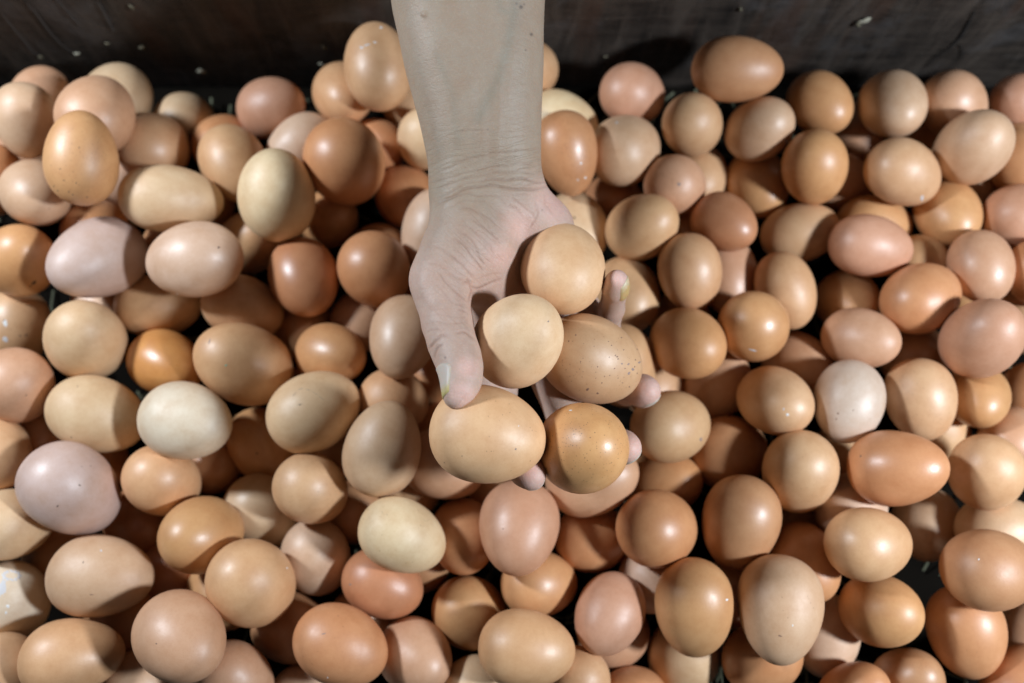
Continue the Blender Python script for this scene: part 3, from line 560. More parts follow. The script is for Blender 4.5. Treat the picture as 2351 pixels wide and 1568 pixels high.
(-59.1,-128.5,-50.1,0.578,-0.077,0.813,40.0,51.0,'d',0.51,0.25,'mostly hidden brown egg directly lower right of the pale yellow cream egg'),
(62.2,-170.4,-45.6,0.735,0.068,-0.675,40.0,49.0,'k',0.55,0.16,'mostly hidden rosy tan egg directly below the upright rosy mauve egg'),
(112.9,25.6,-49.7,-0.017,-0.287,0.958,40.0,53.0,'d',0.63,0.08,'mostly hidden brown egg directly above the round ochre brown egg'),
(25.6,18.9,79.3,0.059,-0.752,0.657,43.0,53.4,'A',0.20,0.00,'topmost of the five held eggs, round peach tan'),
(3.2,-20.6,92.8,0.387,0.276,0.880,42.4,53.7,'H',0.20,0.00,'pale peach held egg squeezed against the thumb'),
(40.7,-24.2,63.2,0.836,-0.285,-0.469,44.2,57.4,'t',0.30,0.25,'tan held egg with dark speckles above the ring finger'),
(-11.1,-66.3,96.6,0.984,-0.172,-0.049,44.9,54.0,'V',0.30,0.15,'largest held egg, yellowish tan, under the thumb tip'),
(34.2,-71.0,85.2,0.212,-0.020,0.977,43.2,54.1,'B',0.80,0.45,'lowest right held egg, ochre, beside the middle fingertip'),
]
egg_objs = []
for i, (x, y, z, ax, ay, az, wd, ln, col, gloss, spk, label) in enumerate(EGGS):
    mi = (i * 7 + i // 5) % 3
    o = bpy.data.objects.new('egg', EGG_MESH[mi])
    scene.collection.objects.link(o)
    if spk > .1:
        o.material_slots[0].link = 'OBJECT'
        o.material_slots[0].material = SHELL_F
    A = Vector((ax, ay, az)).normalized()
    q = A.to_track_quat('X', 'Z')
    q = q @ Vector((1, 0, 0)).rotation_difference(Vector((1, 0, 0)))
    m = Matrix.Translation(Vector((x, y, z)) * .001) @ q.to_matrix().to_4x4() @ Matrix.Rotation(random.uniform(0, 6.28), 4, 'X')
    o.matrix_world = m @ Matrix.Diagonal((ln * .001, wd * .001, wd * .001, 1))
    c = lin(PAL[col])
    j = [1 + random.uniform(-.025, .025) for _ in range(2)]
    br = 1 + random.uniform(-.05, .05)
    o.color = (min(c[0] * br * j[0], .9), c[1] * br, c[2] * br * j[1], 1)
    o['gloss'] = float(gloss)
    o['speckle'] = float(spk)
    tag(o, label, 'egg', 'eggs held in the hand' if i >= len(EGGS) - 5 else 'brown eggs heaped in the crate')
    egg_objs.append((o, mi))

# marks on single shells: dried drops, chips, dirt, painted glints (thin patches that follow the shell)
MK = {'w': plain('dried_white_or_glint', (0.80, 0.80, 0.78), 0.35, 0.5, 0.15), 'd': plain('dirt', (0.09, 0.065, 0.05), 0.8),
      'b': plain('brown_spot', (0.27, 0.155, 0.105), 0.6), 'u': plain('grey_spot', (0.33, 0.235, 0.20), 0.6),
      'f': plain('faint_line', (0.44, 0.33, 0.24), 0.6),
      'l': plain('faint_bloom', (0.62, 0.60, 0.60), 0.3, 0.5, 0.1), 'g': plain('green_mark', (0.25, 0.50, 0.35), 0.6)}
def shell_mark(i, px, py, rx, ry, ang, kind, name='spot', lift=.00008, n=14):
    rx, ry = rx * .75, ry * .75
    o, mi = egg_objs[i]
    inv = o.matrix_world.inverted()
    a = math.radians(ang)
    rim, ctr = [], None
    oc = inv @ CAM
    def hit(x, y):
        d = (FW + RT * ((x - 1175.5) / FPX) - UP * ((y - 784.0) / FPX))
        h, nrm, _, _ = BVH[mi].ray_cast(oc, (inv.to_3x3() @ d).normalized())
        if h is None:
            return None
        return h * (1 + lift / .022)
    pts = [(0.0, 0.0)]
    for ring in (.55, 1.0):
        for k in range(n):
            t = 2 * math.pi * k / n
            r = ring * (1 + .16 * math.sin(2 * t + px) + .10 * math.sin(3 * t + py * 1.7))
            pts.append((rx * r * math.cos(t), ry * r * math.sin(t)))
    out = []
    for (u, v) in pts:
        h = hit(px + u * math.cos(a) - v * math.sin(a), py + u * math.sin(a) + v * math.cos(a))
        if h is None:
            return
        out.append(h)
    out[0] = out[0] * 1.004
    out[n + 1:] = [h / (1 + lift / .022) * 1.0005 for h in out[n + 1:]]
    fc = [(0, 1 + (k + 1) % n, 1 + k) for k in range(n)] + [(1 + k, 1 + (k + 1) % n, 1 + n + (k + 1) % n, 1 + n + k) for k in range(n)]
    mesh_obj(name, out, fc, MK[kind], o)
MARKS = [
(4,182,339,2.2,1.8,30,'d','spot'),
(4,147,414,2.2,1.8,30,'d','spot'),
(4,133,438,2.2,1.8,30,'d','spot'),
(4,158,440,2.2,1.8,30,'d','spot'),
(4,200,453,2.2,1.8,30,'d','spot'),
(4,138,388,2.2,1.8,30,'d','spot'),
(4,175,420,2.2,1.8,30,'d','spot'),
(4,124,427,2.2,1.8,30,'d','spot'),
(4,167,447,2.2,1.8,30,'d','spot'),
(18,502,568,4,2.6,-50,'d','spot'),
(18,407,675,2.4,2.4,0,'w','spot'),
(29,183,1114,3.4,2.4,20,'d','spot'),
(29,132,1162,4,2,-40,'d','spot'),
(29,188,1071,1.8,1.8,0,'u','spot'),
(29,208,1070,1.8,1.8,0,'u','spot'),
(33,5,1349,15,28,10,'l','stain_or_glint'),
(33,18,1392,6,5,0,'w','stain_or_glint'),  # small white glints painted on the stained shell, this row and the next
(33,14,1407,3,6,0,'w','stain_or_glint'),
(33,46,1321,6.5,4,30,'l','stain_or_glint'),
(33,43,1326,6.5,4,30,'l','stain_or_glint'),
(33,36,1330,6.5,4,30,'l','stain_or_glint'),
(33,27,1331,6.5,4,30,'l','stain_or_glint'),
(33,17,1330,6.5,4,30,'l','stain_or_glint'),
(33,11,1326,6.5,4,30,'l','stain_or_glint'),
(33,8,1321,6.5,4,30,'l','stain_or_glint'),
(33,11,1316,6.5,4,30,'l','stain_or_glint'),
(33,17,1313,6.5,4,30,'l','stain_or_glint'),
(33,27,1311,6.5,4,30,'l','stain_or_glint'),
(33,36,1313,6.5,4,30,'l','stain_or_glint'),
(33,43,1316,6.5,4,30,'l','stain_or_glint'),
(16,78,649,8,4.5,-25,'d','spot'),
(16,70,657,4,2,-40,'d','spot'),
(20,60,770,5,3.2,-20,'b','spot'),
(20,46,771,3,3,0,'b','spot'),
(20,46,801,3,3,0,'b','spot'),
(20,12,742,7,10,0,'w','stain_or_glint'),
(20,12,779,9,8,0,'l','stain_or_glint'),
(20,10,736,2.5,2.5,0,'d','spot'),
(20,70,701,2.4,2.4,0,'b','spot'),
(23,519,839,4.5,2.4,-30,'g','spot'),
(23,481,784,1.8,9,10,'u','spot'),
(63,676,905,10,0.7,-50,'f','crack'),
(63,690,893,10,0.7,-20,'f','crack'),
(63,708,895,10,0.7,15,'f','crack'),
(63,724,903,10,0.7,30,'f','crack'),
(63,738,914,10,0.7,40,'f','crack'),
(63,689,928,10,0.7,-10,'f','crack'),
(48,830,109,5,4,0,'l','stain_or_glint'),
(48,843,103,9,2.4,-15,'l','stain_or_glint'),
(48,861,97,4.5,3,0,'w','stain_or_glint'),
(48,875,63,4,3.6,0,'w','stain_or_glint'),
(92,1334,375,2.8,3.6,0,'w','spot'),
(92,1344,408,3.4,3,0,'w','spot'),
(92,1327,413,2.4,3,0,'l','spot'),
(138,1808,952,5,3.6,30,'w','chip'),
(138,1799,939,2,4,-20,'l','spot'),
(109,2117,455,5,8,20,'l','feather'),
(109,2123,463,4,7,-30,'w','feather'),
(135,1924,949,2.6,3.4,0,'b','spot'),
(135,1920,962,2,3,0,'b','spot'),
(135,1959,942,2,2,0,'b','spot'),
(135,1887,939,1.6,1.6,0,'b','spot'),
(142,1976,1047,2.6,3.4,0,'b','spot'),
(152,1791,1460,6,2.6,10,'b','spot'),
(152,1820,1436,2,3,0,'w','spot'),
(149,2247,1284,3,2.6,0,'w','spot'),
(166,1669,1377,4.5,3,0,'w','spot'),
(199,1259,738,2.4,3,0,'u','spot'),
(201,1184,1031,2.8,3.2,0,'u','spot'),
(201,1002,1064,2.4,3,0,'d','spot'),
(201,1061,1047,1.6,1.6,0,'b','spot'),
(201,1020,1062,1.6,1.6,0,'b','spot'),
(201,1191,978,1.8,1.8,0,'w','spot'),
(200,1322,769,2,2.4,40,'b','spot'),
(200,1306,783,2,2.4,40,'b','spot'),
(200,1417,819,2.4,2.88,40,'b','spot'),
(200,1419,824,2,2.4,40,'b','spot'),
(200,1413,816,2,2.4,40,'b','spot'),
(200,1428,835,2.4,2.88,40,'u','spot'),
(200,1443,836,3,3.6,40,'u','spot'),
(200,1453,848,4,4.8,40,'u','spot'),
(200,1444,857,4,4.8,40,'u','spot'),
(200,1468,832,3.4,4.08,40,'u','spot'),
(200,1432,803,1.8,2.16,40,'b','spot'),
(200,1427,775,2,2.4,40,'b','spot'),
(200,1349,894,4,4.8,40,'b','spot'),
(200,1372,903,3,3.6,40,'b','spot'),
(200,1372,842,1.8,2.16,40,'b','spot'),
(200,1333,830,1.6,1.92,40,'b','spot'),
(200,1399,820,1.5,1.8,40,'b','spot'),
(200,1382,879,1.8,2.16,40,'b','spot'),
(200,1411,846,1.8,2.16,40,'b','spot'),
(200,1435,846,1.8,2.16,40,'b','spot'),
(200,1457,842,2,2.4,40,'b','spot'),
(200,1445,888,2,2.4,40,'b','spot'),
(200,1429,879,1.5,1.8,40,'b','spot'),
(200,1400,862,1.6,1.92,40,'b','spot'),
(200,1388,864,1.6,1.92,40,'b','spot'),
(200,1459,826,2,2.4,40,'b','spot'),
(200,1472,809,1.6,1.92,40,'b','spot'),
(200,1404,793,1.8,2.16,40,'b','spot'),
(200,1463,857,1.8,2.16,40,'b','spot'),
(200,1368,868,1.4,1.68,40,'b','spot'),
(200,1419,868,1.4,1.68,40,'b','spot'),
(200,1364,795,1.3,1.56,40,'b','spot'),
(200,1397,784,1.5,1.8,40,'b','spot'),
(200,1463,802,1.5,1.8,40,'b','spot'),
(126,1728,804,13,2.4,12,'l','stain_or_glint'),
(94,1416,281,4,3,0,'l','spot'),
(97,1559,423,5,6,0,'u','spot'),
(32,191,1291,3,1.8,-40,'d','spot'),
(32,210,1365,6,1.6,5,'b','spot'),
(32,232,1264,3,3,0,'l','spot'),
(36,359,1478,2,2,0,'d','spot'),
(75,804,1342,4,2.4,0,'u','spot'),
(80,743,1455,6,2,-15,'u','spot'),
(80,697,1545,2.6,2.6,0,'w','spot'),
(80,752,1556,2,2,0,'w','spot'),
(68,590,1041,3,2.6,0,'d','spot'),
(35,659,1304,2.4,2.4,0,'w','spot'),
(105,1805,324,4,6,20,'l','feather'),
(77,1155,1214,2,2,0,'b','spot'),
(178,1609,1009,4,6,30,'u','spot'),
(99,1319,500,4,3,30,'d','spot'),
(202,1310,942,5,2,0,'w','spot'),
(25,164,1004,2,2,0,'d','spot'),
(25,178,887,2,2,0,'b','spot'),
(24,60,907,2,2,0,'d','spot'),
(63,689,929,2.4,2.4,0,'d','spot'),
(10,113,479,3,1.6,0,'b','spot')]
for mk in MARKS:
    shell_mark(mk[0], mk[1], mk[2], mk[3], mk[4], mk[5], mk[6], mk[7])

# ------------------------------------------------------------------ the arm and hand (one continuous body)
def skin_material():
    s = NT('skin')
    tc = s.n('ShaderNodeTexCoord')
    P = tc.outputs['Object']
    tint = s.n('ShaderNodeAttribute', attribute_type='GEOMETRY', attribute_name='tint')
    crs = s.n('ShaderNodeAttribute', attribute_type='GEOMETRY', attribute_name='crease')
    arm_c, palm_c = (0.325, 0.254, 0.190), (0.66, 0.435, 0.375)
    mot = s.n('ShaderNodeTexNoise', i_Scale=110.0, i_Detail=6.0, i_Roughness=0.7); s.l(P, mot.inputs['Vector'])
    big = s.n('ShaderNodeTexNoise', i_Scale=22.0, i_Detail=3.0); s.l(P, big.inputs['Vector'])
    fin = s.n('ShaderNodeTexNoise', i_Scale=900.0, i_Detail=3.0, i_Roughness=0.7); s.l(P, fin.inputs['Vector'])
    c = s.mix(tint.outputs['Fac'], arm_c, palm_c)
    c = s.mix(s.math('MULTIPLY', s.ramp(mot.outputs[0], [(0.40, K0), (0.64, W1)]), 0.45), c, s.mix(1.0, c, (0.92, 0.78, 0.70), 'MULTIPLY'))
    c = s.mix(s.math('MULTIPLY', s.ramp(big.outputs[0], [(0.45, K0), (0.65, W1)]), 0.30), c, s.mix(1.0, c, (0.86, 0.92, 0.90), 'MULTIPLY'))
    c = s.mix(s.math('MULTIPLY', s.ramp(fin.outputs[0], [(0.50, K0), (0.70, W1)]), 0.30), c, s.mix(1.0, c, (1.35, 1.35, 1.35), 'MULTIPLY'))
    c = s.mix(s.math('MULTIPLY', crs.outputs['Fac'], 0.45), c, s.mix(1.0, c, (0.66, 0.50, 0.44), 'MULTIPLY'))
    vn = s.n('ShaderNodeAttribute', attribute_type='GEOMETRY', attribute_name='vein')
    c = s.mix(s.math('MULTIPLY', vn.outputs['Fac'], 0.5), c, s.mix(1.0, c, (0.72, 0.86, 0.90), 'MULTIPLY'))
    # moles
    ml = s.n('ShaderNodeAttribute', attribute_type='GEOMETRY', attribute_name='mole')
    c = s.mix(s.math('MULTIPLY', ml.outputs['Fac'], 0.75), c, (0.07, 0.05, 0.045))
    # fine lines: thin ridges of stretched noise, across the wrist and slanting over the ball of the thumb
    limb = s.n('ShaderNodeAttribute', attribute_type='GEOMETRY', attribute_name='limb')
    mk = s.n('ShaderNodeAttribute', attribute_type='GEOMETRY', attribute_name='lines')
    sx = s.n('ShaderNodeSeparateColor'); s.l(mk.outputs['Color'], sx.inputs[0])
    def lines_rot(rot, sc, width):
        m_ = s.n('ShaderNodeVectorRotate', rotation_type='Z_AXIS', i_Angle=rot); s.l(limb.outputs['Vector'], m_.inputs['Vector'])
        r_ = s.n('ShaderNodeMapping', i_Scale=(sc[0], sc[1], 1)); s.l(m_.outputs[0], r_.inputs[0])
        nz = s.n('ShaderNodeTexNoise', noise_dimensions='2D', i_Scale=1.0, i_Detail=2.0, i_Roughness=0.55, i_Distortion=0.25); s.l(r_.outputs[0], nz.inputs['Vector'])
        d_ = s.math('ABSOLUTE', s.math('SUBTRACT', nz.outputs[0], 0.5))
        return s.ramp(d_, [(0.0, W1), (width, K0)])
    LW = s.math('MULTIPLY', lines_rot(0.22, (0.008, 0.075), 0.03), sx.outputs[0])
    LT = s.math('MULTIPLY', lines_rot(-0.80, (0.007, 0.060), 0.03), sx.outputs[1])
    LX = s.math('MULTIPLY', lines_rot(0.75, (0.016, 0.10), 0.03), s.math('MULTIPLY', sx.outputs[1], 0.22))
    LL = s.math('MAXIMUM', s.math('MAXIMUM', LW, LT), LX)
    c = s.mix(s.math('MULTIPLY', LL, 0.24), c, s.mix(1.0, c, (0.70, 0.56, 0.50), 'MULTIPLY'))
    s.l(c, s.b.inputs['Base Color'])
    s.b.inputs['Roughness'].default_value = 0.50
    s.b.inputs['Specular IOR Level'].default_value = 0.32
    s.b.inputs['Subsurface Weight'].default_value = 0.22
    s.b.inputs['Subsurface Radius'].default_value = (1.0, 0.40, 0.22)
    s.b.inputs['Subsurface Scale'].default_value = 0.0028
    # fine skin lattice and short creases across the limb
    vo = s.n('ShaderNodeTexVoronoi', i_Scale=850.0, feature='DISTANCE_TO_EDGE'); s.l(P, vo.inputs['Vector'])
    mp = s.n('ShaderNodeMapping', i_Scale=(60.0, 420.0, 120.0), i_Rotation=(0, 0, 0.25)); s.l(P, mp.inputs[0])
    wr = s.n('ShaderNodeTexNoise', i_Scale=1.0, i_Detail=4.0, i_Roughness=0.6, i_Distortion=0.5); s.l(mp.outputs[0], wr.inputs['Vector'])
    b1 = s.n('ShaderNodeBump', i_Strength=0.30, i_Distance=0.00025); s.l(vo.outputs['Distance'], b1.inputs['Height'])
    b2 = s.n('ShaderNodeBump', i_Strength=0.35, i_Distance=0.0006); s.l(wr.outputs[0], b2.inputs['Height']); s.l(b1.outputs[0], b2.inputs['Normal'])
    b3 = s.n('ShaderNodeBump', i_Strength=0.45, i_Distance=0.0004); s.l(fin.outputs[0], b3.inputs['Height']); s.l(b2.outputs[0], b3.inputs['Normal'])
    b4 = s.n('ShaderNodeBump', i_Strength=0.32, i_Distance=0.0005, invert=True); s.l(LL, b4.inputs['Height']); s.l(b3.outputs[0], b4.inputs['Normal'])
    s.l(b4.outputs[0], s.b.inputs['Normal'])
    return s.m
SKIN = skin_material()

def J(x, y, d, r):
    p = at(x, y, d)
    return (np.array(p), r * .001)
BODY = [  # chains of joints: pixel x, y, distance, radius in mm
    [(1005, -560, .352, 33), (1006, -300, .372, 28), (1019, 0, .395, 24), (1034, 100, .396, 22.2), (1045, 170, .397, 21), (1059, 250, .398, 19.5), (1071, 330, .399, 18.2), (1074, 440, .401, 17.2)],
    [(1150, -560, .352, 33), (1140, -300, .372, 28), (1130, 0, .395, 24), (1133, 100, .396, 22.4), (1137, 170, .397, 21.3), (1142, 250, .398, 19.7), (1148, 330, .400, 18.2), (1164, 418, .403, 17)],
    [(1074, 440, .401, 17.2), (1066, 540, .394, 15.6), (1036, 600, .389, 14.2), (1010, 646, .384, 13.2)],
    [(1112, 470, .404, 17), (1098, 560, .399, 17), (1088, 610, .400, 15)],
    [(1120, 480, .408, 16), (1130, 570, .410, 14), (1120, 640, .412, 11)],
    [(1168, 448, .406, 16), (1240, 528, .414, 15.5), (1275, 620, .428, 13), (1320, 690, .440, 9.5)],
    [(1130, 480, .411, 15), (1140, 700, .424, 12), (1150, 820, .426, 10.5)],
    [(1145, 480, .412, 15), (1200, 700, .431, 12), (1235, 815, .434, 10.5)],
    [(1160, 480, .412, 15), (1230, 660, .434, 12), (1290, 765, .440, 10.5)],
    [(1150, 815, .426, 10), (1235, 808, .434, 10), (1290, 760, .440, 10), (1320, 690, .440, 9)],
    [(1140, 720, .426, 11), (1215, 720, .434, 11), (1270, 690, .440, 10)],
    [(1040, 640, .396, 9), (1095, 652, .402, 8), (1140, 650, .410, 8)],
]
THUMB = [(1010, 646, .384, 13.2), (1019, 695, .379, 12.3), (1027, 742, .373, 11.6), (1037, 785, .367, 10.8), (1050, 818, .363, 10.4),
         (1058, 846, .359, 9.6), (1059, 876, .355, 8.6), (1051, 902, .352, 6.7), (1045, 914, .351, 4.4)]
INDEX = [(1150, 820, .426, 10.5), (1142, 955, .408, 9.6), (1180, 1038, .389, 9.0), (1210, 1080, .375, 8.0), (1221, 1093, .372, 6.6)]
MIDDLE = [(1235, 815, .434, 10.5), (1296, 950, .419, 9.8), (1385, 1018, .410, 9.0), (1430, 1026, .396, 8.2), (1440, 1028, .392, 7.0)]
RING = [(1290, 765, .440, 10.5), (1388, 850, .446, 9.6), (1440, 892, .437, 9.0), (1476, 897, .421, 8.4), (1486, 898, .417, 7.0)]
PINKY = [(1320, 690, .440, 9.0), (1392, 752, .444, 7.4), (1404, 708, .420, 6.6), (1413, 660, .398, 6.4), (1416, 645, .393, 5.8)]

def build_body():
    h = .00115
    allp = [J(*q) for ch in BODY + [THUMB, INDEX, MIDDLE, RING, PINKY] for q in ch]
    lo = np.min([p - r for p, r in allp], axis=0) - .006
    hi = np.max([p + r for p, r in allp], axis=0) + .006
    dim = np.ceil((hi - lo) / h).astype(int) + 1
    gx, gy, gz = [lo[k] + h * np.arange(dim[k], dtype=np.float32) for k in range(3)]
    BIG = np.float32(.03)
    def chain_field(chains, k):
        F = np.full(dim, BIG, dtype=np.float32)
        for ch in chains:
            js = [J(*q) for q in ch]
            for (a, ra), (b, rb) in zip(js[:-1], js[1:]):
                m = max(ra, rb) + .022
                l0 = np.maximum(((np.minimum(a, b) - m - lo) / h).astype(int), 0)
                l1 = np.minimum(((np.maximum(a, b) + m - lo) / h).astype(int) + 1, dim)
                sl = tuple(slice(l0[q], l1[q]) for q in range(3))
                X, Y, Z = gx[sl[0]][:, None, None], gy[sl[1]][None, :, None], gz[sl[2]][None, None, :]
                ba = (b - a).astype(np.float32)
                L2 = float(ba @ ba)
                px_, py_, pz_ = X - np.float32(a[0]), Y - np.float32(a[1]), Z - np.float32(a[2])
                t = np.clip((px_ * ba[0] + py_ * ba[1] + pz_ * ba[2]) / np.float32(L2), 0, 1)
                t = t.astype(np.float32)
                dd = np.sqrt((px_ - t * ba[0]) ** 2 + (py_ - t * ba[1]) ** 2 + (pz_ - t * ba[2]) ** 2)
                ts = t
                dd -= np.float32(ra) + ts * np.float32(rb - ra)
                cur = F[sl]
                hh = np.maximum(np.float32(k) - np.abs(cur - dd), 0) / np.float32(k)
                F[sl] = np.minimum(cur, dd) - hh * hh * np.float32(k * .25)
        return F
    def smin(A, B, k):
        hh = np.maximum(np.float32(k) - np.abs(A - B), 0) / np.float32(k)
        return np.minimum(A, B) - hh * hh * np.float32(k * .25)
    F = chain_field(BODY, .010)
    F = smin(F, chain_field([THUMB], .003), .007)
    for f_ in (INDEX, MIDDLE, RING, PINKY):
        F = smin(F, chain_field([f_], .003), .004)
    # naive surface nets
    S = F < 0
    cs = np.zeros(np.array(dim) - 1, dtype=np.int8)
    corners = [(i, j, k) for i in (0, 1) for j in (0, 1) for k in (0, 1)]
    nx, ny, nz = np.array(dim) - 1
    for (i, j, k) in corners:
        cs += S[i:i + nx, j:j + ny, k:k + nz]
    act = (cs > 0) & (cs < 8)
    ids = np.full(act.shape, -1, dtype=np.int64)
    cells = np.argwhere(act)
    ids[act] = np.arange(len(cells))
    acc = np.zeros((len(cells), 3)); cnt = np.zeros(len(cells))
    for ci, c0 in enumerate(corners):
        for axis in range(3):
            if c0[axis]:
                continue
            c1 = list(c0); c1[axis] = 1
            v0 = F[cells[:, 0] + c0[0], cells[:, 1] + c0[1], cells[:, 2] + c0[2]].astype(float)
            v1 = F[cells[:, 0] + c1[0], cells[:, 1] + c1[1], cells[:, 2] + c1[2]].astype(float)
            m = (v0 < 0) != (v1 < 0)
            t = np.where(m, v0 / np.where(m, v0 - v1, 1), 0)
            pt = np.array(c0, float)[None, :].repeat(len(cells), 0)
            pt[:, axis] += t
            acc[m] += pt[m]; cnt[m] += 1
    V = lo + h * (cells + acc / cnt[:, None])
    quads = []
    for axis in range(3):
        u, v = (axis + 1) % 3, (axis + 2) % 3
        sa = [slice(None)] * 3; sb = [slice(None)] * 3
        sa[axis] = slice(0, -1); sb[axis] = slice(1, None)
        A, B = S[tuple(sa)], S[tuple(sb)]
        e = np.argwhere(A != B)
        ok = (e[:, u] > 0) & (e[:, v] > 0) & (e[:, u] < dim[u] - 1) & (e[:, v] < dim[v] - 1)
        e = e[ok]
        ins = A[e[:, 0], e[:, 1], e[:, 2]]
        def cid(du, dv):
            c = e.copy(); c[:, u] += du; c[:, v] += dv
            return ids[c[:, 0], c[:, 1], c[:, 2]]
        q = np.stack([cid(-1, -1), cid(0, -1), cid(0, 0), cid(-1, 0)], 1)
        q[~ins] = q[~ins][:, ::-1]
        quads.append(q)
    Q = np.concatenate(quads)
    Q = Q[(Q >= 0).all(1)]
    return V, Q
V, Q = build_body()

def smooth_pass(V, Q, it, lam):
    e0 = Q.ravel(); e1 = np.roll(Q, -1, 1).ravel()
    a_, b_ = np.concatenate([e0, e1]), np.concatenate([e1, e0])
    c = np.maximum(np.bincount(a_, minlength=len(V)), 1)
    for _ in range(it):
        s = np.stack([np.bincount(a_, weights=V[b_, k], minlength=len(V)) for k in range(3)], 1)
        V = V + lam * (s / c[:, None] - V)
    return V
V = smooth_pass(V, Q, 4, .5)
# the forearm is smoothed further so that its outline runs straight
_r = V - np.array(CAM)
_py = -(_r @ np.array(UP)) / (_r @ np.array(FW)) * FPX + 784.0
_w = np.clip((400 - _py) / 80, 0, 1)[:, None]
for _ in range(60):
    V = V + _w * (smooth_pass(V, Q, 1, .5) - V)

def subdivide(V, Q):
    """split every quad in four"""
    E = np.sort(np.stack([Q, np.roll(Q, -1, 1)], 2).reshape(-1, 2), 1)
    key = E[:, 0] * (len(V) + 1) + E[:, 1]
    uk, inv = np.unique(key, return_inverse=True)
    ea, eb = uk // (len(V) + 1), uk % (len(V) + 1)
    n0, n1 = len(V), len(V) + len(uk)
    VV = np.concatenate([V, (V[ea] + V[eb]) / 2, V[Q].mean(1)])
    ei = inv.reshape(-1, 4) + n0
    fi = np.arange(len(Q)) + n1
    out = [np.stack([Q[:, k], ei[:, k], fi, ei[:, (k - 1) % 4]], 1) for k in range(4)]
    return VV, np.concatenate(out)
V, Q = subdivide(V, Q)
V = smooth_pass(V, Q, 3, .5)

def normals(V, Q):
    n = np.cross(V[Q[:, 2]] - V[Q[:, 0]], V[Q[:, 3]] - V[Q[:, 1]])
    N = np.zeros_like(V)
    for a in range(4):
        np.add.at(N, Q[:, a], n)
    return N / np.maximum(np.linalg.norm(N, axis=1), 1e-12)[:, None]
NRM = normals(V, Q)
fw, up, rt, cm = map(np.array, (FW, UP, RT, CAM))
rel = V - cm
dep = rel @ fw
PX = np.stack([rel @ rt / dep * FPX + 1175.5, -(rel @ up) / dep * FPX + 784.0], 1)   # where each skin point lies along the limb
front = np.clip(-(NRM * (rel / np.linalg.norm(rel, axis=1)[:, None])).sum(1) * 4, 0, 1)
c1 = lambda L: [(860.9 + .3294 * a, .3294 * b) for a, b in L]
c2 = lambda L: [(918.3 + .2562 * a, 401.8 + .2562 * b) for a, b in L]
c3 = lambda L: [(918.3 + .2196 * a, 688.7 + .2196 * b) for a, b in L]
CREASES = [  # polyline, depth mm, half width px
    (c1([(430, 1450), (500, 1390), (600, 1335), (700, 1305), (800, 1297), (900, 1310), (1000, 1330), (1080, 1320), (1190, 1305)]), .75, 3.0),
    (c1([(720, 1262), (830, 1252), (950, 1250), (1050, 1245), (1150, 1270)]), .5, 3.0),
    (c1([(420, 1215), (480, 1180), (560, 1140), (700, 1100), (900, 1062), (1120, 1045)]), .22, 2.6),
    (c1([(430, 1275), (520, 1235), (640, 1200), (800, 1165), (1000, 1140), (1120, 1140)]), .25, 2.6),
    (c1([(430, 1330), (540, 1275), (700, 1225), (860, 1200), (1000, 1195), (1130, 1200)]), .28, 2.6),
    (c1([(440, 1390), (520, 1340), (620, 1290), (720, 1262)]), .25, 2.4),
    (c1([(560, 918), (640, 908), (760, 900)]), .18, 2.4),
    (c2([(330, 250), (480, 200), (600, 180), (760, 190), (880, 200), (960, 260), (1050, 300), (1110, 400)]), .28, 2.6),
    (c2([(420, 290), (560, 240), (700, 230), (800, 240)]), .2, 2.4),
    (c2([(520, 300), (620, 300), (720, 330), (800, 390), (860, 450)]), .25, 2.6),
    (c2([(640, 390), (740, 450), (830, 540), (880, 600)]), .35, 2.6),
    (c2([(520, 440), (640, 480), (720, 540), (800, 640), (840, 720)]), .25, 2.4),
    (c2([(540, 520), (640, 590), (700, 680), (750, 790)]), .4, 2.8),
    (c2([(480, 570), (600, 670), (700, 790), (740, 850)]), .4, 2.8),
    (c2([(440, 690), (540, 790), (620, 880), (660, 910)]), .4, 2.8),
    (c2([(300, 640), (360, 660), (430, 700), (500, 760)]), .2, 2.4),
    (c2([(230, 770), (330, 800), (430, 860), (520, 930), (600, 960)]), .22, 2.6),
    (c2([(360, 890), (420, 970), (500, 1060), (600, 1135)]), .4, 2.8),
    (c2([(300, 960), (380, 1050), (470, 1130), (560, 1180)]), .2, 2.4),
    (c2([(1000, 210), (1100, 280), (1180, 340), (1200, 400)]), .25, 2.6),
    (c2([(1210, 240), (1225, 330), (1160, 460)]), .3, 2.6),
    (c2([(1280, 170), (1300, 260), (1380, 360)]), .2, 2.4),
    (c2([(560, 970), (620, 960), (640, 1010), (700, 1022), (800, 990), (920, 930)]), .8, 3.4),
    (c2([(600, 930), (635, 990), (640, 1050), (615, 1130)]), .8, 3.4),
    (c2([(700, 930), (800, 900), (900, 880)]), .2, 2.4),
    (c2([(720, 620), (800, 640), (900, 600), (980, 560)]), .12, 2.4),
    (c2([(760, 760), (850, 750), (950, 700)]), .12, 2.4),
    (c3([(310, 500), (340, 470), (380, 430), (440, 380), (500, 368)]), .6, 3.0),
    (c3([(590, 352), (640, 346), (690, 352), (775, 410)]), .6, 3.0),
    (c3([(370, 620), (385, 550), (405, 505), (440, 465)]), .45, 2.8),
    (c3([(600, 90), (660, 110), (725, 160)]), .25, 2.6),
    (c3([(280, 345), (340, 320), (420, 315)]), .25, 2.6),
    (c3([(260, 250), (380, 235), (520, 250), (700, 240)]), .18, 2.6),
    (c3([(230, 170), (380, 150), (560, 170), (720, 190)]), .12, 2.6),
]
crease = np.zeros(len(V)); disp = np.zeros(len(V))
wob = np.stack([np.sin(PX[:, 1] * .11) + np.sin(PX[:, 0] * .07), np.cos(PX[:, 0] * .10) + np.sin(PX[:, 1] * .06)], 1) * 1.6
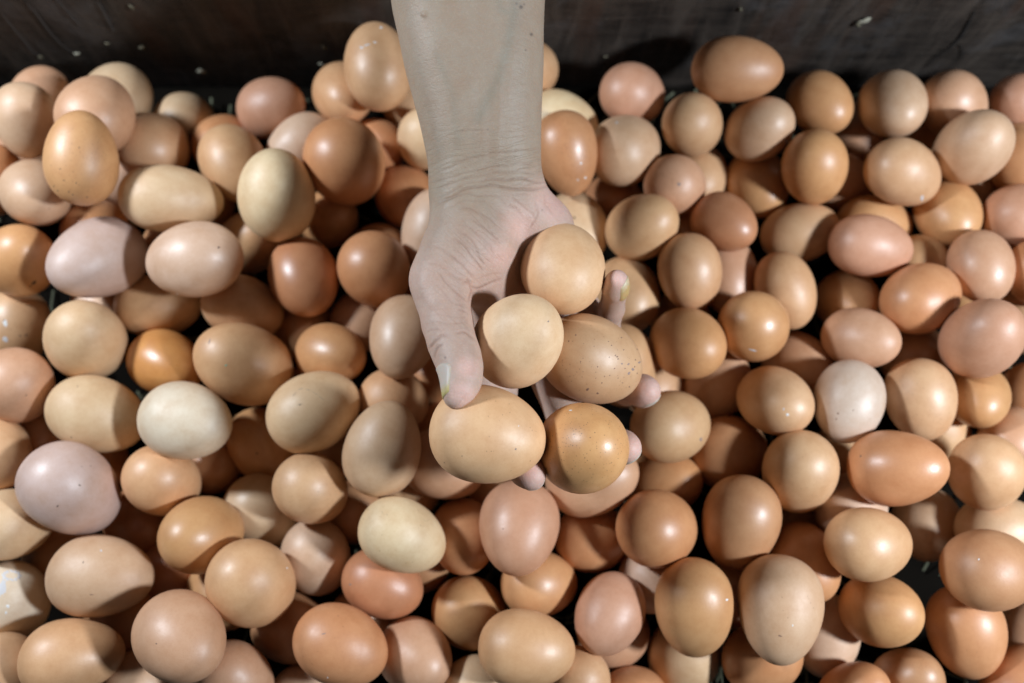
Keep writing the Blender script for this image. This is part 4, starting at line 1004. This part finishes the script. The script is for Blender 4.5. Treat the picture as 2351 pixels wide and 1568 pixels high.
for pl, depth, hw in CREASES:
    pl = np.array(pl)
    bb = ((PX > pl.min(0) - 14) & (PX < pl.max(0) + 14)).all(1)
    idx = np.nonzero(bb)[0]
    if not len(idx):
        continue
    pp = PX[idx] + wob[idx]
    best = np.full(len(idx), 1e9); par = np.zeros(len(idx))
    tot = len(pl) - 1
    for k in range(tot):
        a, b = pl[k], pl[k + 1]
        t = np.clip(((pp - a) @ (b - a)) / ((b - a) @ (b - a)), 0, 1)
        d = np.linalg.norm(pp - a - t[:, None] * (b - a), axis=1)
        m = d < best
        best[m] = d[m]; par[m] = (k + t[m]) / tot
    fade = np.clip(np.minimum(par, 1 - par) * 6 + .25, 0, 1)
    g = np.exp(-(best / hw) ** 2) * fade * front[idx]
    rim = np.exp(-((best - 2.3 * hw) / (1.4 * hw)) ** 2) * fade * front[idx]
    disp[idx] += (-g * depth + rim * depth * .30) * .0006
    crease[idx] = np.maximum(crease[idx], g * min(1, depth / .45))
# shallow folds that fan over the ball of the thumb, tendons and a vein on the wrist
fan = np.exp(-(((PX[:, 0] - 1085) / 70) ** 2 + ((PX[:, 1] - 545) / 75) ** 2))
disp += fan * front * .00005 * (1 + np.sin(PX[:, 0] * .05 - PX[:, 1] * .07)) * np.sin((PX[:, 0] * .80 - PX[:, 1] * .62) * .42 + np.sin(PX[:, 1] * .05) * 1.5)
wr = np.exp(-((PX[:, 1] - 372) / 48) ** 2)
disp += wr * front * .00003 * (1 + np.sin(PX[:, 0] * .06 + PX[:, 1] * .09)) * np.sin((PX[:, 1] + .28 * (PX[:, 0] - 1100) + 5 * np.sin(PX[:, 0] * .05)) * .50)
def ridge(x0, y0, x1, y1, wd, hgt):
    a, b = np.array((x0, y0)), np.array((x1, y1))
    t = np.clip(((PX - a) @ (b - a)) / ((b - a) @ (b - a)), 0, 1)
    d = np.linalg.norm(PX - a - t[:, None] * (b - a), axis=1)
    return np.exp(-(d / wd) ** 2) * np.sin(np.pi * np.clip(t, .02, .98)) * front * hgt * .001
disp += ridge(1100, 120, 1108, 420, 13, .8) + ridge(1150, 120, 1140, 420, 10, .5) + ridge(1205, -10, 1160, 260, 9, .35)
disp += ridge(975, 610, 960, 690, 16, .8)
V = V + NRM * disp[:, None]

pinks = [(1275, 470, 60, .95), (1200, 520, 60, .75), (1150, 590, 55, .7), (1100, 560, 50, .35), (1072, 845, 40, .95), (1060, 905, 45, 1.0),
         (1215, 1085, 70, 1), (1460, 1030, 60, 1), (1490, 895, 60, 1), (1415, 640, 42, 1), (1410, 690, 24, .6), (1240, 700, 90, .8), (1290, 900, 80, .2)]
tint = np.zeros(len(V))
for x, y, r, a in pinks:
    tint = np.maximum(tint, a * np.exp(-(((PX - (x, y)) ** 2).sum(1)) / r ** 2))
palmside = np.clip((PX[:, 1] - 450) / 160, 0, 1) * .42
tint = np.clip(np.maximum(tint, palmside), 0, 1)

def dots(L):
    a = np.zeros(len(V))
    for x, y, r, k in L:
        a = np.maximum(a, k * np.exp(-(((PX - (x, y)) ** 2).sum(1) / r ** 2) ** 1.5))
    return a * front
mole = dots([(1196, 16, 4.5, 1), (1203, 10, 2.5, .6), (1220, 79, 4, .9), (1207, 115, 2.6, .6), (1120, 298, 2.6, .5), (1186, 8, 3, .5), (1022, 821, 2.6, .7),
             (1245, 482, 2, .7), (1062, 300, 2.2, .4), (1000, 95, 2.2, .3)])
def along(pts, wd):
    a = np.zeros(len(V))
    for (x0, y0), (x1, y1) in zip(pts[:-1], pts[1:]):
        p0, p1 = np.array((x0, y0)), np.array((x1, y1))
        t = np.clip(((PX - p0) @ (p1 - p0)) / ((p1 - p0) @ (p1 - p0)), 0, 1)
        a = np.maximum(a, np.exp(-(np.linalg.norm(PX - p0 - t[:, None] * (p1 - p0), axis=1) / wd) ** 2))
    return a * front
vein = np.maximum(along([(1190, -40), (1178, 40), (1165, 110), (1140, 190), (1100, 270)], 13), .7 * along([(1178, 40), (1150, 20), (1130, -60)], 9))
vein = np.maximum(vein, .6 * along([(1000, 120), (1040, 220), (1050, 330)], 10))
pim = dots([(974, 32, 7, 1)])
V = V + NRM * (pim * .0007)[:, None]

base = np.array(at(1070, -300, .372))
root = bpy.data.objects.new('person', None)
scene.collection.objects.link(root)
root.location = Vector(base)
tag(root, 'bare right forearm and cupped hand holding up five eggs, palm up', 'person')
me = bpy.data.meshes.new('body')
VL = V - base
me.vertices.add(len(VL)); me.vertices.foreach_set('co', VL.ravel())
me.loops.add(Q.size); me.loops.foreach_set('vertex_index', Q.ravel().astype(np.int32))
me.polygons.add(len(Q)); me.polygons.foreach_set('loop_start', (np.arange(len(Q)) * 4).astype(np.int32))
me.polygons.foreach_set('use_smooth', np.ones(len(Q), dtype=bool))
me.update(calc_edges=True); me.validate()
for nm, arr in (('tint', tint), ('crease', np.clip(crease, 0, 1)), ('mole', mole), ('vein', vein)):
    at_ = me.attributes.new(nm, 'FLOAT', 'POINT')
    at_.data.foreach_set('value', arr.astype(np.float32))
lw = np.clip(np.exp(-((PX[:, 1] - 385) / 70) ** 2) + .25 * np.exp(-((PX[:, 1] - 250) / 120) ** 2), 0, 1) * front
lt = np.clip(np.exp(-(((PX[:, 0] - 1090) / 95) ** 2 + ((PX[:, 1] - 560) / 110) ** 2)) + .6 * np.exp(-(((PX[:, 0] - 1030) / 70) ** 2 + ((PX[:, 1] - 720) / 90) ** 2))
             + .5 * np.exp(-(((PX[:, 0] - 1270) / 60) ** 2 + ((PX[:, 1] - 480) / 60) ** 2)), 0, 1) * front
for nm, arr in (('limb', np.c_[PX, np.zeros(len(V))]), ('lines', np.c_[lw, lt, np.zeros(len(V))])):
    at_ = me.attributes.new(nm, 'FLOAT_VECTOR', 'POINT')
    at_.data.foreach_set('vector', arr.astype(np.float32).ravel())
me.materials.append(SKIN)
body = bpy.data.objects.new('body', me)
scene.collection.objects.link(body)
body.parent = root

# nails
def nail_material(name, a, b, rough):
    s = NT(name)
    tc = s.n('ShaderNodeTexCoord')
    sx = s.n('ShaderNodeSeparateXYZ'); s.l(tc.outputs['UV'], sx.inputs[0])
    nz = s.n('ShaderNodeTexNoise', i_Scale=420.0, i_Detail=3.0); s.l(tc.outputs['Object'], nz.inputs['Vector'])
    side = s.math('MULTIPLY', s.math('ABSOLUTE', s.math('SUBTRACT', sx.outputs[0], 0.5)), 1.75)
    f = s.math('ADD', s.math('MAXIMUM', sx.outputs[1], side), s.math('MULTIPLY', s.math('SUBTRACT', nz.outputs[0], .5), .25))
    s.l(s.ramp(f, [(0.72, a), (0.92, b)]), s.b.inputs['Base Color'])
    s.b.inputs['Roughness'].default_value = rough
    s.b.inputs['Subsurface Weight'].default_value = 0.2
    s.b.inputs['Subsurface Scale'].default_value = 0.001
    return s.m
NAIL = nail_material('nail', (0.48, 0.41, 0.345), (0.47, 0.385, 0.16), 0.5)
NAILP = nail_material('pink_nail', (0.48, 0.34, 0.30), (0.46, 0.40, 0.33), 0.5)
NAILY = nail_material('stained_nail', (0.46, 0.31, 0.13), (0.54, 0.44, 0.28), 0.45)
BODY_BVH = BVHTree.FromPolygons([Vector(v) for v in V], [tuple(q) for q in Q])
def nail(a, b, out, half, mat, over=.0012, nu=12, nv=12):
    """curved plate laid on the finger between points a and b, facing direction out"""
    ax_ = (b - a); Ln = ax_.length; ax_ = ax_.normalized()
    out = (out - ax_ * out.dot(ax_)).normalized()
    side = ax_.cross(out)
    vv, uv = [], []
    for lay in (0, 1):
        for j in range(nv + 1):
            v = j / nv
            for i in range(nu + 1):
                u = i / nu * 2 - 1
                wd = half * (math.sqrt(max(0, 1 - (1 - min(v / .28, 1)) ** 2)) * .9 + .1)
                d = (out * math.cos(u * wd) + side * math.sin(u * wd)).normalized()
                edge = .18 * (1 - u * u) * Ln * max(0, v - .6) / .4
                c = a + ax_ * (Ln * v + edge)
                hit = BODY_BVH.ray_cast(c + d * .03, -d)
                hp = hit[0]
                if hp is None or (hp - c).length > .02:
                    hp = c + d * .007
                r = min((hp - c).dot(d), .0125)
                bury = -.0006 if (abs(u) > .93 or v < .06) else .00035
                vv.append(c + d * (r + bury - (0 if lay == 0 else .0007)))
                uv.append((i / nu, v))
    n1 = (nu + 1) * (nv + 1)
    fc = []
    I = lambda i, j, l: l * n1 + j * (nu + 1) + i
    for j in range(nv):
        for i in range(nu):
            fc.append((I(i, j, 0), I(i + 1, j, 0), I(i + 1, j + 1, 0), I(i, j + 1, 0)))
            fc.append((I(i, j, 1), I(i, j + 1, 1), I(i + 1, j + 1, 1), I(i + 1, j, 1)))
    for i in range(nu):
        fc.append((I(i, nv, 0), I(i + 1, nv, 0), I(i + 1, nv, 1), I(i, nv, 1)))
    for j in range(nv):
        for i in (0, nu):
            fc.append((I(i, j, 0), I(i, j + 1, 0), I(i, j + 1, 1), I(i, j, 1)))
    o = mesh_obj('fingernail', [p - Vector(base) for p in vv], fc, mat, body)
    ul = o.data.uv_layers.new(name='UVMap')
    for lp in o.data.loops:
        ul.data[lp.index].uv = uv[lp.vertex_index]
    return o
nl = lambda x, y, d: at(x, y, d)
CAMD = -FW
nail(nl(1057, 852, .359), nl(1046, 913, .353), RT * -.80 + CAMD * .52 - UP * .05, .85, NAIL)
nail(nl(1411, 668, .402), nl(1417, 640, .392), RT * .85 - UP * .50 + CAMD * .05, .95, NAILY)
nail(nl(1452, 893, .432), nl(1490, 899, .416), RT * .25 - UP * .75 - CAMD * .65, .9, NAILP)
nail(nl(1402, 1020, .406), nl(1446, 1029, .391), RT * .25 - UP * .70 - CAMD * .70, .9, NAILP)
nail(nl(1190, 1056, .384), nl(1226, 1098, .371), RT * .05 - UP * .55 - CAMD * .85, .9, NAILP)
